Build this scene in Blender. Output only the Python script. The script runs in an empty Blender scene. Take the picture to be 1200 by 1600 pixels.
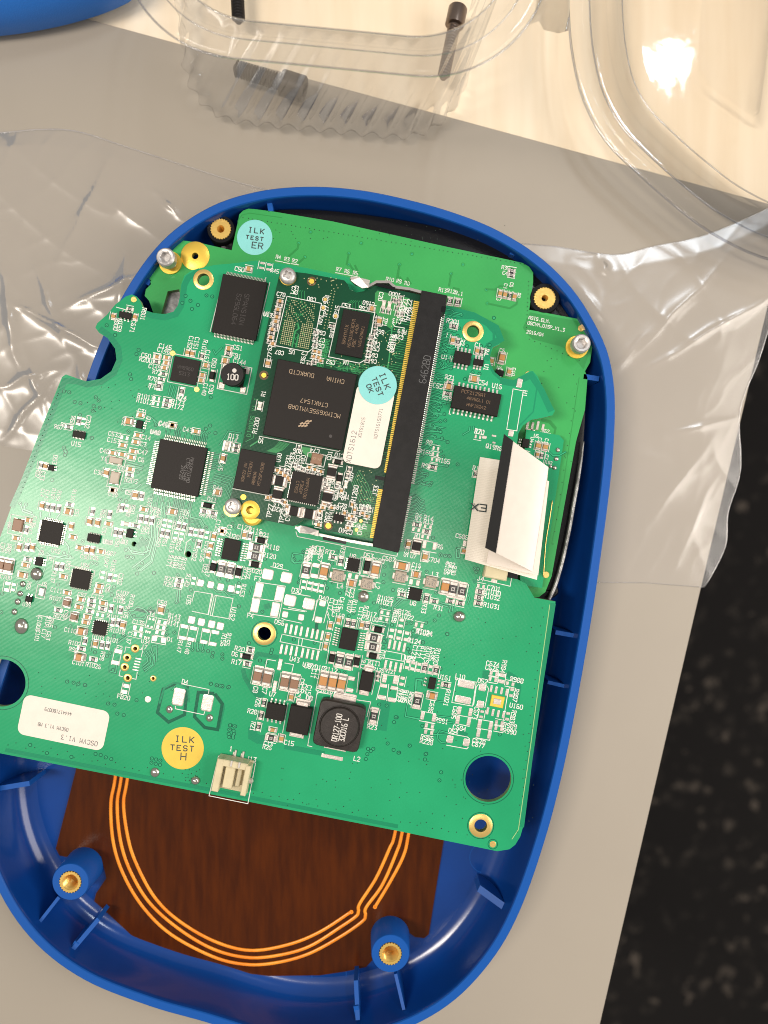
import bpy, math, random
from mathutils import Vector, Matrix, noise
R = math.radians
random.seed(7)
scn = bpy.context.scene
col = scn.collection

# ------------------------------------------------------------------ camera (1 unit = 1 cm)
HC = 21.6            # lens height above the mat (z = 0)
F = 1121.0           # focal length in pixels of the 1200x1600 photograph
cam_d = bpy.data.cameras.new('camera')
cam = bpy.data.objects.new('camera', cam_d); col.objects.link(cam)
cam.location = (0, 0, HC)
cam_d.sensor_fit = 'VERTICAL'; cam_d.sensor_height = 36; cam_d.lens = 36 * F / 1600
cam_d.clip_start = 0.5; cam_d.clip_end = 2000
cam_d.dof.use_dof = True; cam_d.dof.focus_distance = HC - 2.42; cam_d.dof.aperture_fstop = 0.0252 / 0.28
scn.camera = cam

# ------------------------------------------------------------------ light
world = bpy.data.worlds.new('World'); scn.world = world; world.use_nodes = True
bg = world.node_tree.nodes['Background']
bg.inputs[0].default_value = (1.0, 0.95, 0.90, 1); bg.inputs[1].default_value = 0.34

def area(name, direction, dist, sx, sy, power, color, spin=0.0):
    d = bpy.data.lights.new(name, 'AREA'); d.shape = 'RECTANGLE'
    d.size = sx; d.size_y = sy; d.energy = power; d.color = color
    o = bpy.data.objects.new(name, d); col.objects.link(o)
    v = Vector(direction); v = v * (dist / v.z)
    o.location = v
    q = (-v).to_track_quat('-Z', 'Y')
    o.rotation_euler = (q.to_matrix() @ Matrix.Rotation(spin, 3, 'Z')).to_euler()
    return o
area('ceiling_lamp', (-0.50, -0.02, 1), 150, 16, 60, 176000, (1.0, 0.90, 0.79), R(-20))
area('window_light', (0.42, 0.62, 1), 150, 8, 30, 48000, (0.84, 0.92, 1.0), R(20))
area('overhead_lamp', (0.045, -0.07, 1), 170, 16, 18, 26000, (1.0, 0.92, 0.82))
area('side_window', (1.35, -0.15, 1), 40, 42, 42, 37000, (1.0, 0.92, 0.84))
scn.view_settings.view_transform = 'Standard'; scn.view_settings.look = 'None'
scn.view_settings.exposure = 0.0; scn.view_settings.gamma = 1.0
try: scn.cycles.transparent_max_bounces = 24; scn.cycles.max_bounces = 8; scn.cycles.filter_width = 1.0
except Exception: pass

# ------------------------------------------------------------------ helpers: space
def W(x, y, z=0.0):                     # photograph pixel at height z (cm) -> world
    k = (HC - z) / F
    return Vector(((x - 600) * k, (800 - y) * k, z))
def S(z): return (HC - z) / F           # cm per pixel at that height
TH = R(11.3)

WM = {}
def reg(o):
    WM[o.name] = Matrix.LocRotScale(o.location, o.rotation_euler, o.scale); return o
def attach(c, p):
    c.parent = p; c.matrix_parent_inverse = WM[p.name].inverted()
def thing(name, label, cat, loc, group=None):
    o = bpy.data.objects.new(name, None); col.objects.link(o); o.location = loc
    o.empty_display_size = 0.5
    o['label'] = label; o['category'] = cat
    if group: o['group'] = group
    return reg(o)
def tag(o, label, cat, group=None):
    o['label'] = label; o['category'] = cat
    if group: o['group'] = group
    return o

# ------------------------------------------------------------------ materials
def mat(name, rgb, rough=0.5, metal=0.0, spec=0.5, coat=0.0, noise_amt=0.0, noise_scale=3.0,
        bump=0.0, bump_scale=30.0, stretch=None, rgb2=None, rough_var=0.0, emit=None):
    m = bpy.data.materials.new(name); m.use_nodes = True
    nt = m.node_tree; b = nt.nodes['Principled BSDF']
    b.inputs['Base Color'].default_value = (*rgb, 1); b.inputs['Roughness'].default_value = rough
    b.inputs['Metallic'].default_value = metal; b.inputs['Specular IOR Level'].default_value = spec
    b.inputs['Coat Weight'].default_value = coat; b.inputs['Coat Roughness'].default_value = 0.12
    tc = nt.nodes.new('ShaderNodeTexCoord'); vec = tc.outputs['Object']
    if stretch:
        mp = nt.nodes.new('ShaderNodeMapping'); nt.links.new(vec, mp.inputs[0])
        mp.inputs['Scale'].default_value = stretch[:3]
        if len(stretch) > 3: mp.inputs['Rotation'].default_value = (0, 0, stretch[3])
        vec = mp.outputs[0]
    if noise_amt or rgb2:
        n = nt.nodes.new('ShaderNodeTexNoise'); nt.links.new(vec, n.inputs['Vector'])
        n.inputs['Scale'].default_value = noise_scale; n.inputs['Detail'].default_value = 5
        mx = nt.nodes.new('ShaderNodeMixRGB')
        r2 = rgb2 if rgb2 else tuple(c * (1 - noise_amt) for c in rgb)
        mx.inputs[1].default_value = (*rgb, 1); mx.inputs[2].default_value = (*r2, 1)
        cr = nt.nodes.new('ShaderNodeMapRange'); cr.inputs[1].default_value = 0.35; cr.inputs[2].default_value = 0.65
        nt.links.new(n.outputs[0], cr.inputs[0]); nt.links.new(cr.outputs[0], mx.inputs[0])
        nt.links.new(mx.outputs[0], b.inputs['Base Color'])
        if rough_var:
            rr = nt.nodes.new('ShaderNodeMapRange'); rr.inputs[3].default_value = rough - rough_var; rr.inputs[4].default_value = rough + rough_var
            nt.links.new(n.outputs[0], rr.inputs[0]); nt.links.new(rr.outputs[0], b.inputs['Roughness'])
    if bump:
        n2 = nt.nodes.new('ShaderNodeTexNoise'); nt.links.new(vec, n2.inputs['Vector'])
        n2.inputs['Scale'].default_value = bump_scale; n2.inputs['Detail'].default_value = 4
        bp = nt.nodes.new('ShaderNodeBump'); bp.inputs['Strength'].default_value = bump; bp.inputs['Distance'].default_value = 0.01
        nt.links.new(n2.outputs[0], bp.inputs['Height']); nt.links.new(bp.outputs[0], b.inputs['Normal'])
    return m

def mask_material(name, rgb, rgb2, rough, copper=None):
    """solder mask: slow tone drift plus a fine board weave that only shows in reflections"""
    m = mat(name, rgb, rough, spec=0.5, rgb2=rgb2, noise_scale=0.35)
    nt = m.node_tree; b = nt.nodes['Principled BSDF']; b.inputs['Specular IOR Level'].default_value = 0.34
    tc = nt.nodes.new('ShaderNodeTexCoord'); mp = nt.nodes.new('ShaderNodeMapping')
    mp.inputs['Rotation'].default_value = (0, 0, TH); nt.links.new(tc.outputs['Object'], mp.inputs[0])
    w1 = nt.nodes.new('ShaderNodeTexWave'); w1.inputs['Scale'].default_value = 9; w1.inputs['Distortion'].default_value = 1.5
    w2 = nt.nodes.new('ShaderNodeTexWave'); w2.bands_direction = 'Y'; w2.inputs['Scale'].default_value = 9; w2.inputs['Distortion'].default_value = 1.5
    nz = nt.nodes.new('ShaderNodeTexNoise'); nz.inputs['Scale'].default_value = 1.1; nz.inputs['Detail'].default_value = 3
    for n in (w1, w2, nz): nt.links.new(mp.outputs[0], n.inputs['Vector'])
    a = nt.nodes.new('ShaderNodeMath'); a.operation = 'ADD'
    nt.links.new(w1.outputs['Fac'], a.inputs[0]); nt.links.new(w2.outputs['Fac'], a.inputs[1])
    c = nt.nodes.new('ShaderNodeMath'); c.operation = 'MULTIPLY_ADD'; c.inputs[1].default_value = 26.0
    nt.links.new(nz.outputs[0], c.inputs[0]); nt.links.new(a.outputs[0], c.inputs[2])
    bp = nt.nodes.new('ShaderNodeBump'); bp.inputs['Strength'].default_value = 0.07; bp.inputs['Distance'].default_value = 0.004
    nt.links.new(c.outputs[0], bp.inputs['Height']); nt.links.new(bp.outputs[0], b.inputs['Normal'])
    return m

M = {}
M['mask'] = mask_material('main_solder_mask', (0.018, 0.335, 0.142), (0.014, 0.285, 0.118), 0.24)
M['mask_dark'] = mat('solder_mask_over_bare_laminate', (0.008, 0.175, 0.095), 0.27)
M['mask_gap'] = mask_material('etched_gap_green', (0.004, 0.115, 0.062), (0.004, 0.10, 0.052), 0.25)
M['mask_band'] = mask_material('mask_without_pour', (0.011, 0.245, 0.115), (0.010, 0.215, 0.10), 0.25)
M['mask_trace'] = mat('mask_over_copper_ridge', (0.035, 0.42, 0.19), 0.25)
M['disp'] = mask_material('display_solder_mask', (0.046, 0.37, 0.095), (0.036, 0.31, 0.08), 0.3)
M['disp_dark'] = mat('display_mask_bare', (0.022, 0.25, 0.055), 0.3)
M['mod'] = mask_material('module_solder_mask', (0.004, 0.050, 0.022), (0.004, 0.066, 0.028), 0.25)
M['mod_dot'] = mat('module_via_dot', (0.42, 0.42, 0.22), 0.4)
M['mod_trace'] = mat('module_trace_green', (0.03, 0.27, 0.085), 0.28)
M['mod_pale'] = mat('module_copper_area', (0.035, 0.25, 0.07), 0.3)
M['edge'] = mat('laminate_edge', (0.10, 0.33, 0.14), 0.6, rgb2=(0.30, 0.34, 0.14), noise_scale=6, stretch=(1, 1, 40))
M['edge_mod'] = mat('module_laminate_edge', (0.34, 0.34, 0.16), 0.6, noise_amt=0.3)
M['silk'] = mat('white_silkscreen', (0.79, 0.80, 0.74), 0.6, noise_amt=0.25, noise_scale=12)
M['epoxy'] = mat('black_epoxy', (0.014, 0.0115, 0.010), 0.5, spec=0.18, bump=0.25, bump_scale=120)
M['epoxy2'] = mat('black_epoxy_grey', (0.017, 0.014, 0.0125), 0.5, spec=0.18, bump=0.2, bump_scale=150)
M['ferrite'] = mat('dark_ferrite', (0.030, 0.024, 0.021), 0.42, spec=0.35, bump=0.4, bump_scale=50, noise_amt=0.3, noise_scale=8)
M['black'] = mat('black_plastic', (0.012, 0.011, 0.011), 0.45, spec=0.25, noise_amt=0.35, noise_scale=5, bump=0.15, bump_scale=60)
M['gloss_black'] = mat('gloss_black', (0.006, 0.006, 0.007), 0.18, spec=0.4)
M['solder'] = mat('tin_solder', (0.74, 0.66, 0.60), 0.36, metal=0.6, bump=0.5, bump_scale=22, noise_amt=0.2, noise_scale=9)
M['pin'] = mat('tinned_pin', (0.72, 0.67, 0.62), 0.3, metal=0.7)
M['dome'] = mat('solder_dome', (0.50, 0.48, 0.42), 0.20, metal=0.9, bump=0.5, bump_scale=8)
M['gold'] = mat('gold_plating', (0.86, 0.60, 0.20), 0.34, metal=0.75, bump=0.3, bump_scale=20)
M['yellow_gold'] = mat('bright_gold_plating', (0.88, 0.60, 0.09), 0.38, metal=0.55, bump=0.3, bump_scale=20)
M['brass'] = mat('brass', (0.90, 0.60, 0.17), 0.3, metal=0.7, bump=0.4, bump_scale=18)
M['steel'] = mat('screw_steel', (0.66, 0.63, 0.61), 0.42, metal=0.7, bump=0.5, bump_scale=14, noise_amt=0.25)
M['spring'] = mat('spring_steel', (0.62, 0.58, 0.54), 0.28, metal=0.9, bump=0.5, bump_scale=7)
M['tan'] = mat('ceramic_tan', (0.50, 0.27, 0.085), 0.45, noise_amt=0.2, noise_scale=10)
M['orange'] = mat('ceramic_orange', (0.52, 0.235, 0.065), 0.45, noise_amt=0.2)
M['brown'] = mat('ceramic_brown', (0.24, 0.125, 0.070), 0.45)
M['beige'] = mat('ferrite_beige', (0.42, 0.35, 0.27), 0.4, noise_amt=0.15)
M['resist'] = mat('resistor_body', (0.035, 0.032, 0.032), 0.35)
M['mark'] = mat('pale_marking', (0.60, 0.57, 0.52), 0.6)
M['mark_brown'] = mat('laser_marking', (0.21, 0.125, 0.065), 0.5)
M['mark_tan'] = mat('laser_marking_tan', (0.42, 0.30, 0.19), 0.5)
M['mark_dark'] = mat('dark_laser_marking', (0.055, 0.048, 0.046), 0.30)
M['ink'] = mat('black_ink', (0.030, 0.045, 0.045), 0.5)
M['grey_ink'] = mat('grey_ink', (0.12, 0.12, 0.12), 0.6)
M['cyan'] = mat('cyan_paper', (0.22, 0.61, 0.59), 0.55, noise_amt=0.06)
M['yellow'] = mat('yellow_paper', (0.76, 0.52, 0.06), 0.55, noise_amt=0.08)
M['paper'] = mat('white_label_paper', (0.78, 0.70, 0.61), 0.45, noise_amt=0.05)
M['cream'] = mat('cream_nylon', (0.62, 0.54, 0.34), 0.4, noise_amt=0.1)
M['blue'] = mat('blue_plastic', (0.004, 0.046, 0.235), 0.18, spec=0.5, noise_amt=0.12, noise_scale=0.6, bump=0.06, bump_scale=9, rough_var=0.05)
M['blue_rim'] = mat('blue_plastic_satin', (0.006, 0.080, 0.345), 0.40, spec=0.25, bump=0.1, bump_scale=60)
M['blue_grain'] = mat('blue_grained_plastic', (0.010, 0.15, 0.56), 0.5, bump=0.9, bump_scale=26)
M['cable_white'] = mat('cable_back_white', (0.74, 0.66, 0.58), 0.35, noise_amt=0.04)
M['tape'] = mat('black_tape', (0.004, 0.004, 0.004), 0.5, spec=0.15)
M['copper_trace'] = mat('orange_copper_coil', (0.88, 0.24, 0.012), 0.32, metal=0.05, spec=0.5, rgb2=(0.95, 0.33, 0.025), noise_scale=1.5)
M['dark_hole'] = mat('drill_hole_dark', (0.006, 0.02, 0.012), 0.7)
M['cord'] = mat('grey_gasket_cord', (0.33, 0.33, 0.33), 0.3, metal=0.5, noise_amt=0.6, noise_scale=4, bump=0.5, bump_scale=10)

def film_material():
    m = mat('amber_polyimide_film', (0.074, 0.016, 0.002), 0.2, spec=0.22, rgb2=(0.046, 0.010, 0.002), noise_scale=1.3, stretch=(3.4, 0.45, 1, R(10)), bump=0.05, bump_scale=3)
    return m
M['film'] = film_material()
def wood_material():
    m = mat('pale_wood', (0.88, 0.77, 0.60), 0.5, spec=0.3, rgb2=(0.82, 0.69, 0.51), noise_scale=1.2, stretch=(1.2, 0.12, 1, R(-12)), bump=0.1, bump_scale=20)
    return m
M['wood'] = wood_material()
M['mat'] = mat('grey_mat_rubber', (0.345, 0.305, 0.25), 0.46, noise_amt=0.07, noise_scale=0.12, bump=0.12, bump_scale=40, rough_var=0.06)
def floor_material():
    m = mat('dark_speckled_floor', (0.013, 0.012, 0.012), 0.9, spec=0.2)
    nt = m.node_tree; b = nt.nodes['Principled BSDF']
    tc = nt.nodes.new('ShaderNodeTexCoord')
    v = nt.nodes.new('ShaderNodeTexVoronoi'); v.inputs['Scale'].default_value = 0.55; v.inputs['Randomness'].default_value = 1
    n = nt.nodes.new('ShaderNodeTexNoise'); n.inputs['Scale'].default_value = 0.55; n.inputs['Detail'].default_value = 5
    nt.links.new(tc.outputs['Object'], v.inputs['Vector']); nt.links.new(tc.outputs['Object'], n.inputs['Vector'])
    sep = nt.nodes.new('ShaderNodeSeparateColor'); nt.links.new(v.outputs['Color'], sep.inputs[0])
    r = nt.nodes.new('ShaderNodeValToRGB'); e = r.color_ramp.elements
    e[0].position = 0.45; e[0].color = (0.014, 0.0125, 0.012, 1); e[1].position = 1.0; e[1].color = (0.095, 0.078, 0.064, 1)
    x = r.color_ramp.elements.new(0.80); x.color = (0.030, 0.026, 0.023, 1)
    mu = nt.nodes.new('ShaderNodeMath'); mu.operation = 'MULTIPLY'
    nr = nt.nodes.new('ShaderNodeMapRange'); nr.inputs[1].default_value = 0.42; nr.inputs[2].default_value = 0.60; nr.inputs[3].default_value = 0.35; nr.inputs[4].default_value = 1.05
    nt.links.new(n.outputs[0], nr.inputs[0]); nt.links.new(sep.outputs[0], mu.inputs[0]); nt.links.new(nr.outputs[0], mu.inputs[1])
    nt.links.new(mu.outputs[0], r.inputs[0]); nt.links.new(r.outputs[0], b.inputs['Base Color'])
    return m
M['floor'] = floor_material()
def clear_material(name, base, gl, rough, tint=(1, 1, 1), milky=0.0, bump=0.0, bscale=3):
    """thin clear sheet: mostly see-through, reflecting more at grazing angles"""
    m = bpy.data.materials.new(name); m.use_nodes = True; nt = m.node_tree; nt.nodes.clear()
    out = nt.nodes.new('ShaderNodeOutputMaterial'); tr = nt.nodes.new('ShaderNodeBsdfTransparent'); tr.inputs[0].default_value = (*tint, 1)
    g = nt.nodes.new('ShaderNodeBsdfGlossy'); g.inputs['Roughness'].default_value = rough
    lw = nt.nodes.new('ShaderNodeFresnel'); lw.inputs[0].default_value = 1.5
    mr = nt.nodes.new('ShaderNodeMath'); mr.operation = 'MULTIPLY_ADD'; mr.inputs[1].default_value = gl; mr.inputs[2].default_value = base; mr.use_clamp = True
    nt.links.new(lw.outputs[0], mr.inputs[0])
    mx = nt.nodes.new('ShaderNodeMixShader'); nt.links.new(mr.outputs[0], mx.inputs[0])
    top = tr
    if milky:
        d = nt.nodes.new('ShaderNodeBsdfDiffuse'); d.inputs[0].default_value = (0.8, 0.78, 0.76, 1)
        m0 = nt.nodes.new('ShaderNodeMixShader'); m0.inputs[0].default_value = milky
        nt.links.new(tr.outputs[0], m0.inputs[1]); nt.links.new(d.outputs[0], m0.inputs[2]); top = m0
    nt.links.new(top.outputs[0], mx.inputs[1]); nt.links.new(g.outputs[0], mx.inputs[2]); nt.links.new(mx.outputs[0], out.inputs[0])
    if bump:
        tc = nt.nodes.new('ShaderNodeTexCoord'); n = nt.nodes.new('ShaderNodeTexNoise'); n.inputs['Scale'].default_value = bscale
        nt.links.new(tc.outputs['Object'], n.inputs['Vector'])
        bp = nt.nodes.new('ShaderNodeBump'); bp.inputs['Strength'].default_value = bump; bp.inputs['Distance'].default_value = 0.05
        nt.links.new(n.outputs[0], bp.inputs['Height']); nt.links.new(bp.outputs[0], g.inputs['Normal']); nt.links.new(bp.outputs[0], lw.inputs['Normal'])
    return m
M['clear_wall'] = clear_material('clear_pet_wall', 0.0, 0.44, 0.09, (0.998, 0.997, 0.995), milky=0.012, bump=0.1, bscale=1.2)
M['clear_edge'] = clear_material('clear_pet_thick_edge', 0.06, 1.2, 0.10, (0.86, 0.87, 0.90))
M['clear'] = clear_material('clear_pet_plastic', 0.0, 0.9, 0.05, (0.995, 0.993, 0.99), bump=0.12, bscale=1.2)
M['bag'] = clear_material('clear_poly_film', 0.02, 0.85, 0.21, (0.99, 0.982, 0.975), milky=0.10, bump=0.15, bscale=1.0)

# ------------------------------------------------------------------ mesh builder
class MB:
    def __init__(s): s.v = []; s.f = []; s.m = []
    def add(s, vs, fs, m=0):
        b = len(s.v); s.v.extend([tuple(v) for v in vs])
        for f in fs: s.f.append([b + i for i in f]); s.m.append(m)
    def box(s, cx, cy, z0, sx, sy, z1, m=0, ch=0.0, taper=0.0):
        hx, hy = sx / 2, sy / 2
        if ch <= 0:
            vs = [(cx + i * hx, cy + j * hy, z) for z in (z0, z1) for i, j in ((-1, -1), (1, -1), (1, 1), (-1, 1))]
            s.add(vs, [(3, 2, 1, 0), (4, 5, 6, 7), (0, 1, 5, 4), (1, 2, 6, 5), (2, 3, 7, 6), (3, 0, 4, 7)], m)
        else:
            vs = []
            for z, d in ((z0, taper), (z1 - ch, 0), (z1, ch)):
                vs += [(cx + i * (hx - d), cy + j * (hy - d), z) for i, j in ((-1, -1), (1, -1), (1, 1), (-1, 1))]
            fs = [(3, 2, 1, 0), (8, 9, 10, 11)]
            for k in (0, 4):
                for a in range(4):
                    b = (a + 1) % 4; fs.append((k + a, k + b, k + 4 + b, k + 4 + a))
            s.add(vs, fs, m)
    def lathe(s, prof, n=24, cx=0, cy=0, m=0, cap0=True, cap1=True, sq=None):
        vs = []
        for r, z in prof:
            for k in range(n):
                a = 2 * math.pi * k / n; vs.append((cx + r * math.cos(a), cy + r * math.sin(a), z))
        fs = []
        for i in range(len(prof) - 1):
            for k in range(n):
                k2 = (k + 1) % n; fs.append((i * n + k, i * n + k2, (i + 1) * n + k2, (i + 1) * n + k))
        if cap0: fs.append(tuple(range(n - 1, -1, -1)))
        if cap1: fs.append(tuple((len(prof) - 1) * n + k for k in range(n)))
        s.add(vs, fs, m)
    def strip(s, pts, w, z, m=0, closed=False):
        """flat mitred ribbon along 2-D pts (world), width w, at height z (float or list)"""
        n = len(pts)
        if n < 2: return
        P = [Vector((p[0], p[1])) for p in pts]; L = []; Rr = []
        for i in range(n):
            a = P[i - 1] if (i > 0 or closed) else None; b = P[(i + 1) % n] if (i < n - 1 or closed) else None
            d1 = (P[i] - a) if a is not None else None; d2 = (b - P[i]) if b is not None else None
            if d1 is not None and d1.length > 1e-9: d1 = d1.normalized()
            else: d1 = None
            if d2 is not None and d2.length > 1e-9: d2 = d2.normalized()
            else: d2 = None
            if d1 is None and d2 is None: d1 = d2 = Vector((1, 0))
            if d1 is None: d1 = d2
            if d2 is None: d2 = d1
            t = d1 + d2
            t = t.normalized() if t.length > 1e-6 else d1
            nn = Vector((-t.y, t.x)); c = max(0.5, abs(nn.dot(Vector((-d1.y, d1.x)))))
            off = nn * (w / 2 / c); ext = Vector((0, 0))
            if not closed and i == 0: ext = -d2 * w * 0.3
            if not closed and i == n - 1: ext = d1 * w * 0.3
            L.append(P[i] + off + ext); Rr.append(P[i] - off + ext)
        zz = z if isinstance(z, (list, tuple)) else [z] * n
        vs = [(L[i].x, L[i].y, zz[i]) for i in range(n)] + [(Rr[i].x, Rr[i].y, zz[i]) for i in range(n)]
        rng = range(n if closed else n - 1)
        s.add(vs, [(i, n + i, n + (i + 1) % n, (i + 1) % n) for i in rng], m)
    def build(s, name, mats, parent=None, loc=(0, 0, 0), rz=0.0, smooth=False, stuff=False, mesh=None):
        if mesh is None: mesh = s.mesh(name, mats, smooth)
        o = bpy.data.objects.new(name, mesh); col.objects.link(o); o.location = loc; o.rotation_euler = (0, 0, rz)
        reg(o)
        if parent is not None: attach(o, parent)
        if stuff: o['kind'] = 'stuff'
        return o
    def mesh(s, name, mats, smooth=False):
        me = bpy.data.meshes.new(name); me.from_pydata(s.v, [], s.f)
        if not isinstance(mats, (list, tuple)): mats = [mats]
        for mm in mats: me.materials.append(mm)
        me.polygons.foreach_set('material_index', s.m)
        me.validate(); me.update()
        if smooth:
            me.polygons.foreach_set('use_smooth', [True] * len(me.polygons))
            if smooth == 'auto': me.set_sharp_from_angle(angle=R(38))
        return me

def place(mesh, name, parent, loc, rz=0.0, kind=None):
    o = bpy.data.objects.new(name, mesh); col.objects.link(o); o.location = loc; o.rotation_euler = (0, 0, rz)
    reg(o)
    if parent is not None: attach(o, parent)
    if kind: o['kind'] = kind
    return o

def catmull(pts, n=10, closed=True):
    out = []; N = len(pts)
    for i in range(N if closed else N - 1):
        if closed: p0, p1, p2, p3 = pts[i - 1], pts[i], pts[(i + 1) % N], pts[(i + 2) % N]
        else: p0, p1, p2, p3 = pts[max(i - 1, 0)], pts[i], pts[i + 1], pts[min(i + 2, N - 1)]
        for k in range(n):
            t = k / n
            out.append(tuple(0.5 * ((2 * b) + (-a + c) * t + (2 * a - 5 * b + 4 * c - d) * t * t + (-a + 3 * b - 3 * c + d) * t ** 3)
                             for a, b, c, d in zip(p0, p1, p2, p3)))
    if not closed: out.append(tuple(pts[-1]))
    return out
def resample(pts, n, closed=True):
    P = [Vector(p) for p in pts]
    if closed: P = P + [P[0]]
    L = [0]
    for i in range(1, len(P)): L.append(L[-1] + (P[i] - P[i - 1]).length)
    out = []; j = 0; m = n if closed else n - 1
    for k in range(n):
        t = L[-1] * k / m
        while j < len(P) - 2 and L[j + 1] < t: j += 1
        d = L[j + 1] - L[j]; u = 0 if d < 1e-9 else (t - L[j]) / d
        out.append(P[j].lerp(P[j + 1], min(max(u, 0), 1)))
    return out
def normals(P):
    n = len(P); area2 = sum(P[i].x * P[(i + 1) % n].y - P[(i + 1) % n].x * P[i].y for i in range(n)); sg = 1 if area2 > 0 else -1
    out = []
    for i in range(n):
        t = (P[(i + 1) % n] - P[i - 1]).normalized(); out.append(Vector((-t.y, t.x)) * sg)   # inward
    return out
def loft(mb, rings, m=0, cap0=False, cap1=False, closed=True):
    n = len(rings[0]); b = len(mb.v)
    vs = [v for r in rings for v in r]; fs = []
    for i in range(len(rings) - 1):
        for k in range(n if closed else n - 1):
            k2 = (k + 1) % n; fs.append((i * n + k, i * n + k2, (i + 1) * n + k2, (i + 1) * n + k))
    if cap0: fs.append(tuple(range(n - 1, -1, -1)))
    if cap1: fs.append(tuple((len(rings) - 1) * n + k for k in range(n)))
    mb.add(vs, fs, m)

def plate(name, outline, holes, ztop, thick, mats, parent, bevel=0.008):
    """flat board cut from outline (px) with round/poly holes; sides get material 1"""
    cu = bpy.data.curves.new(name, 'CURVE'); cu.dimensions = '2D'; cu.fill_mode = 'BOTH'
    def spl(pts):
        sp = cu.splines.new('POLY'); sp.points.add(len(pts) - 1)
        for i, p in enumerate(pts): sp.points[i].co = (p[0], p[1], 0, 1)
        sp.use_cyclic_u = True
    spl([W(x, y, ztop)[:2] for x, y in outline])
    for h in holes:
        if len(h) == 3:
            c = W(h[0], h[1], ztop); r = h[2] * S(ztop)
            spl([(c.x + r * math.cos(2 * math.pi * k / 40), c.y + r * math.sin(2 * math.pi * k / 40)) for k in range(40)])
        else: spl([W(x, y, ztop)[:2] for x, y in h])
    cu.extrude = thick / 2
    tmp = bpy.data.objects.new(name + '_tmp', cu)
    me = bpy.data.meshes.new_from_object(tmp); bpy.data.objects.remove(tmp)
    me.name = name
    me.materials.clear()
    for mm in mats: me.materials.append(mm)
    for p in me.polygons: p.material_index = 1 if abs(p.normal.z) < 0.5 else 0
    for p in me.polygons: p.use_smooth = False
    o = bpy.data.objects.new(name, me); col.objects.link(o); o.location = (0, 0, ztop - thick / 2)
    reg(o); attach(o, parent)
    return o

# ------------------------------------------------------------------ stroke lettering (x 0-4, y 0-6)
G = {
'A':'0004264440 0242','B':'0006364534030 333424130000'[:0] or '00063645443303 3342413000','C':'4536160501103041','D':'000626454120 2000'[:12]+'00','E':'46060040 0333',
'F':'460600 0333','G':'453616050110304143 2343'[:0] or '45361605011030414323','H':'0006 4046 0343','I':'1636 2620 1030','J':'3631201001','K':'0006 4602 1340','L':'060040',
'M':'0006234640','N':'00064046','O':'16050110304145361 '[:0] or '160501103041453616','P':'00063645443303','Q':'160501103041453616 2240','R':'00063645443303 2340','S':'45361605041332414130100'[:0] or '453616050433 33424130 100 '[:0] or '4536160504133342413010 01'[:22]+' 1001',
'T':'0646 2620','U':'060110304146','V':'062046','W':'0610233046','X':'0046 0640','Y':'062346 2320','Z':'06460040',
'0':'160501103041453616','1':'152620 1030','2':'0516364544000040'[:12]+'40','3':'0646233342413010 01','4':'3036024 2'[:0] or '30360242','5':'4606033342413000','6':'3616050110304142330 3'[:0] or '36160501103041423303','7':'06461 0'[:0] or '064610',
'8':'133342413010010213040516364544 33'[:0] or '13020110304142331304051636454433','9':'1030414536160504134 3'[:0] or '103041453616050413 43'[:18]+'43','-':'1333','_':'0040','.':'2021','/':'0046','|':'2026',' ':'',
}
def glyph(ch):
    s = G.get(ch.upper(), G['8']); out = []
    for part in s.split():
        if len(part) < 4: continue
        pts = [(int(part[i]), int(part[i + 1])) for i in range(0, len(part) - 1, 2)]
        out.append(pts)
    return out
def text(mb, s, cx, cy, z, ang, h, w=None, m=0, track=1.35, aspect=0.62, center=True, local=False):
    """strokes; px coordinates (or local cm when local=True), ang clockwise on the picture, h = height"""
    sw = w if w else h * 0.15
    gw = h * aspect; adv = gw * track; tot = adv * len(s) - (adv - gw)
    ca, sa = math.cos(ang), math.sin(ang)
    x0 = -tot / 2 if center else 0
    for i, ch in enumerate(s):
        for st in glyph(ch):
            P = []
            for gx, gy in st:
                u = x0 + i * adv + gx / 4 * gw; v = -(gy / 6 - 0.5) * h      # v down
                X = cx + u * ca - v * sa; Y = cy + u * sa + v * ca
                P.append((X, -Y) if local else W(X, Y, z)[:2])
            mb.strip(P, sw if local else sw * S(z), z + random.random() * 0.0012, m)

# ================================================================== SETTING
fl = MB(); fl.add([(-400, -400, -76), (400, -400, -76), (400, 400, -76), (-400, 400, -76)], [(0, 1, 2, 3)])
o = fl.build('floor', M['floor']); o['kind'] = 'structure'; o['label'] = 'dark speckled stone floor far below the table edge'

def along(p, q, t): return (p[0] + (q[0] - p[0]) * t, p[1] + (q[1] - p[1]) * t)
# table: right edge runs just inside the mat's right edge
tb = thing('table', 'pale wooden table top showing at the top behind the grey mat', 'table', W(700, 300, -0.15))
P = [W(x, y, -0.15) for x, y in ((1318, -60), (925, 1610), (640, 2900), (-2200, 2250), (-1900, -1300), (1600, -1250))]
Pt = [(v.x, v.y) for v in P]
tt = MB(); e = 0.15
loft(tt, [[(x, y, -2.65) for x, y in Pt], [(x, y, -0.25) for x, y in Pt], [(x * 0.9985, y * 0.9985, -0.15) for x, y in Pt]], cap0=True, cap1=True)
tt.build('table_top', M['wood'], tb)
for lx, ly in ((-28, -20), (-28, 22), (4, 30)):
    lg = MB(); lg.box(0, 0, -76, 4, 4, -2.66, ch=0.1); lg.build('table_leg', M['wood'], tb, (lx, ly, 0))

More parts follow.
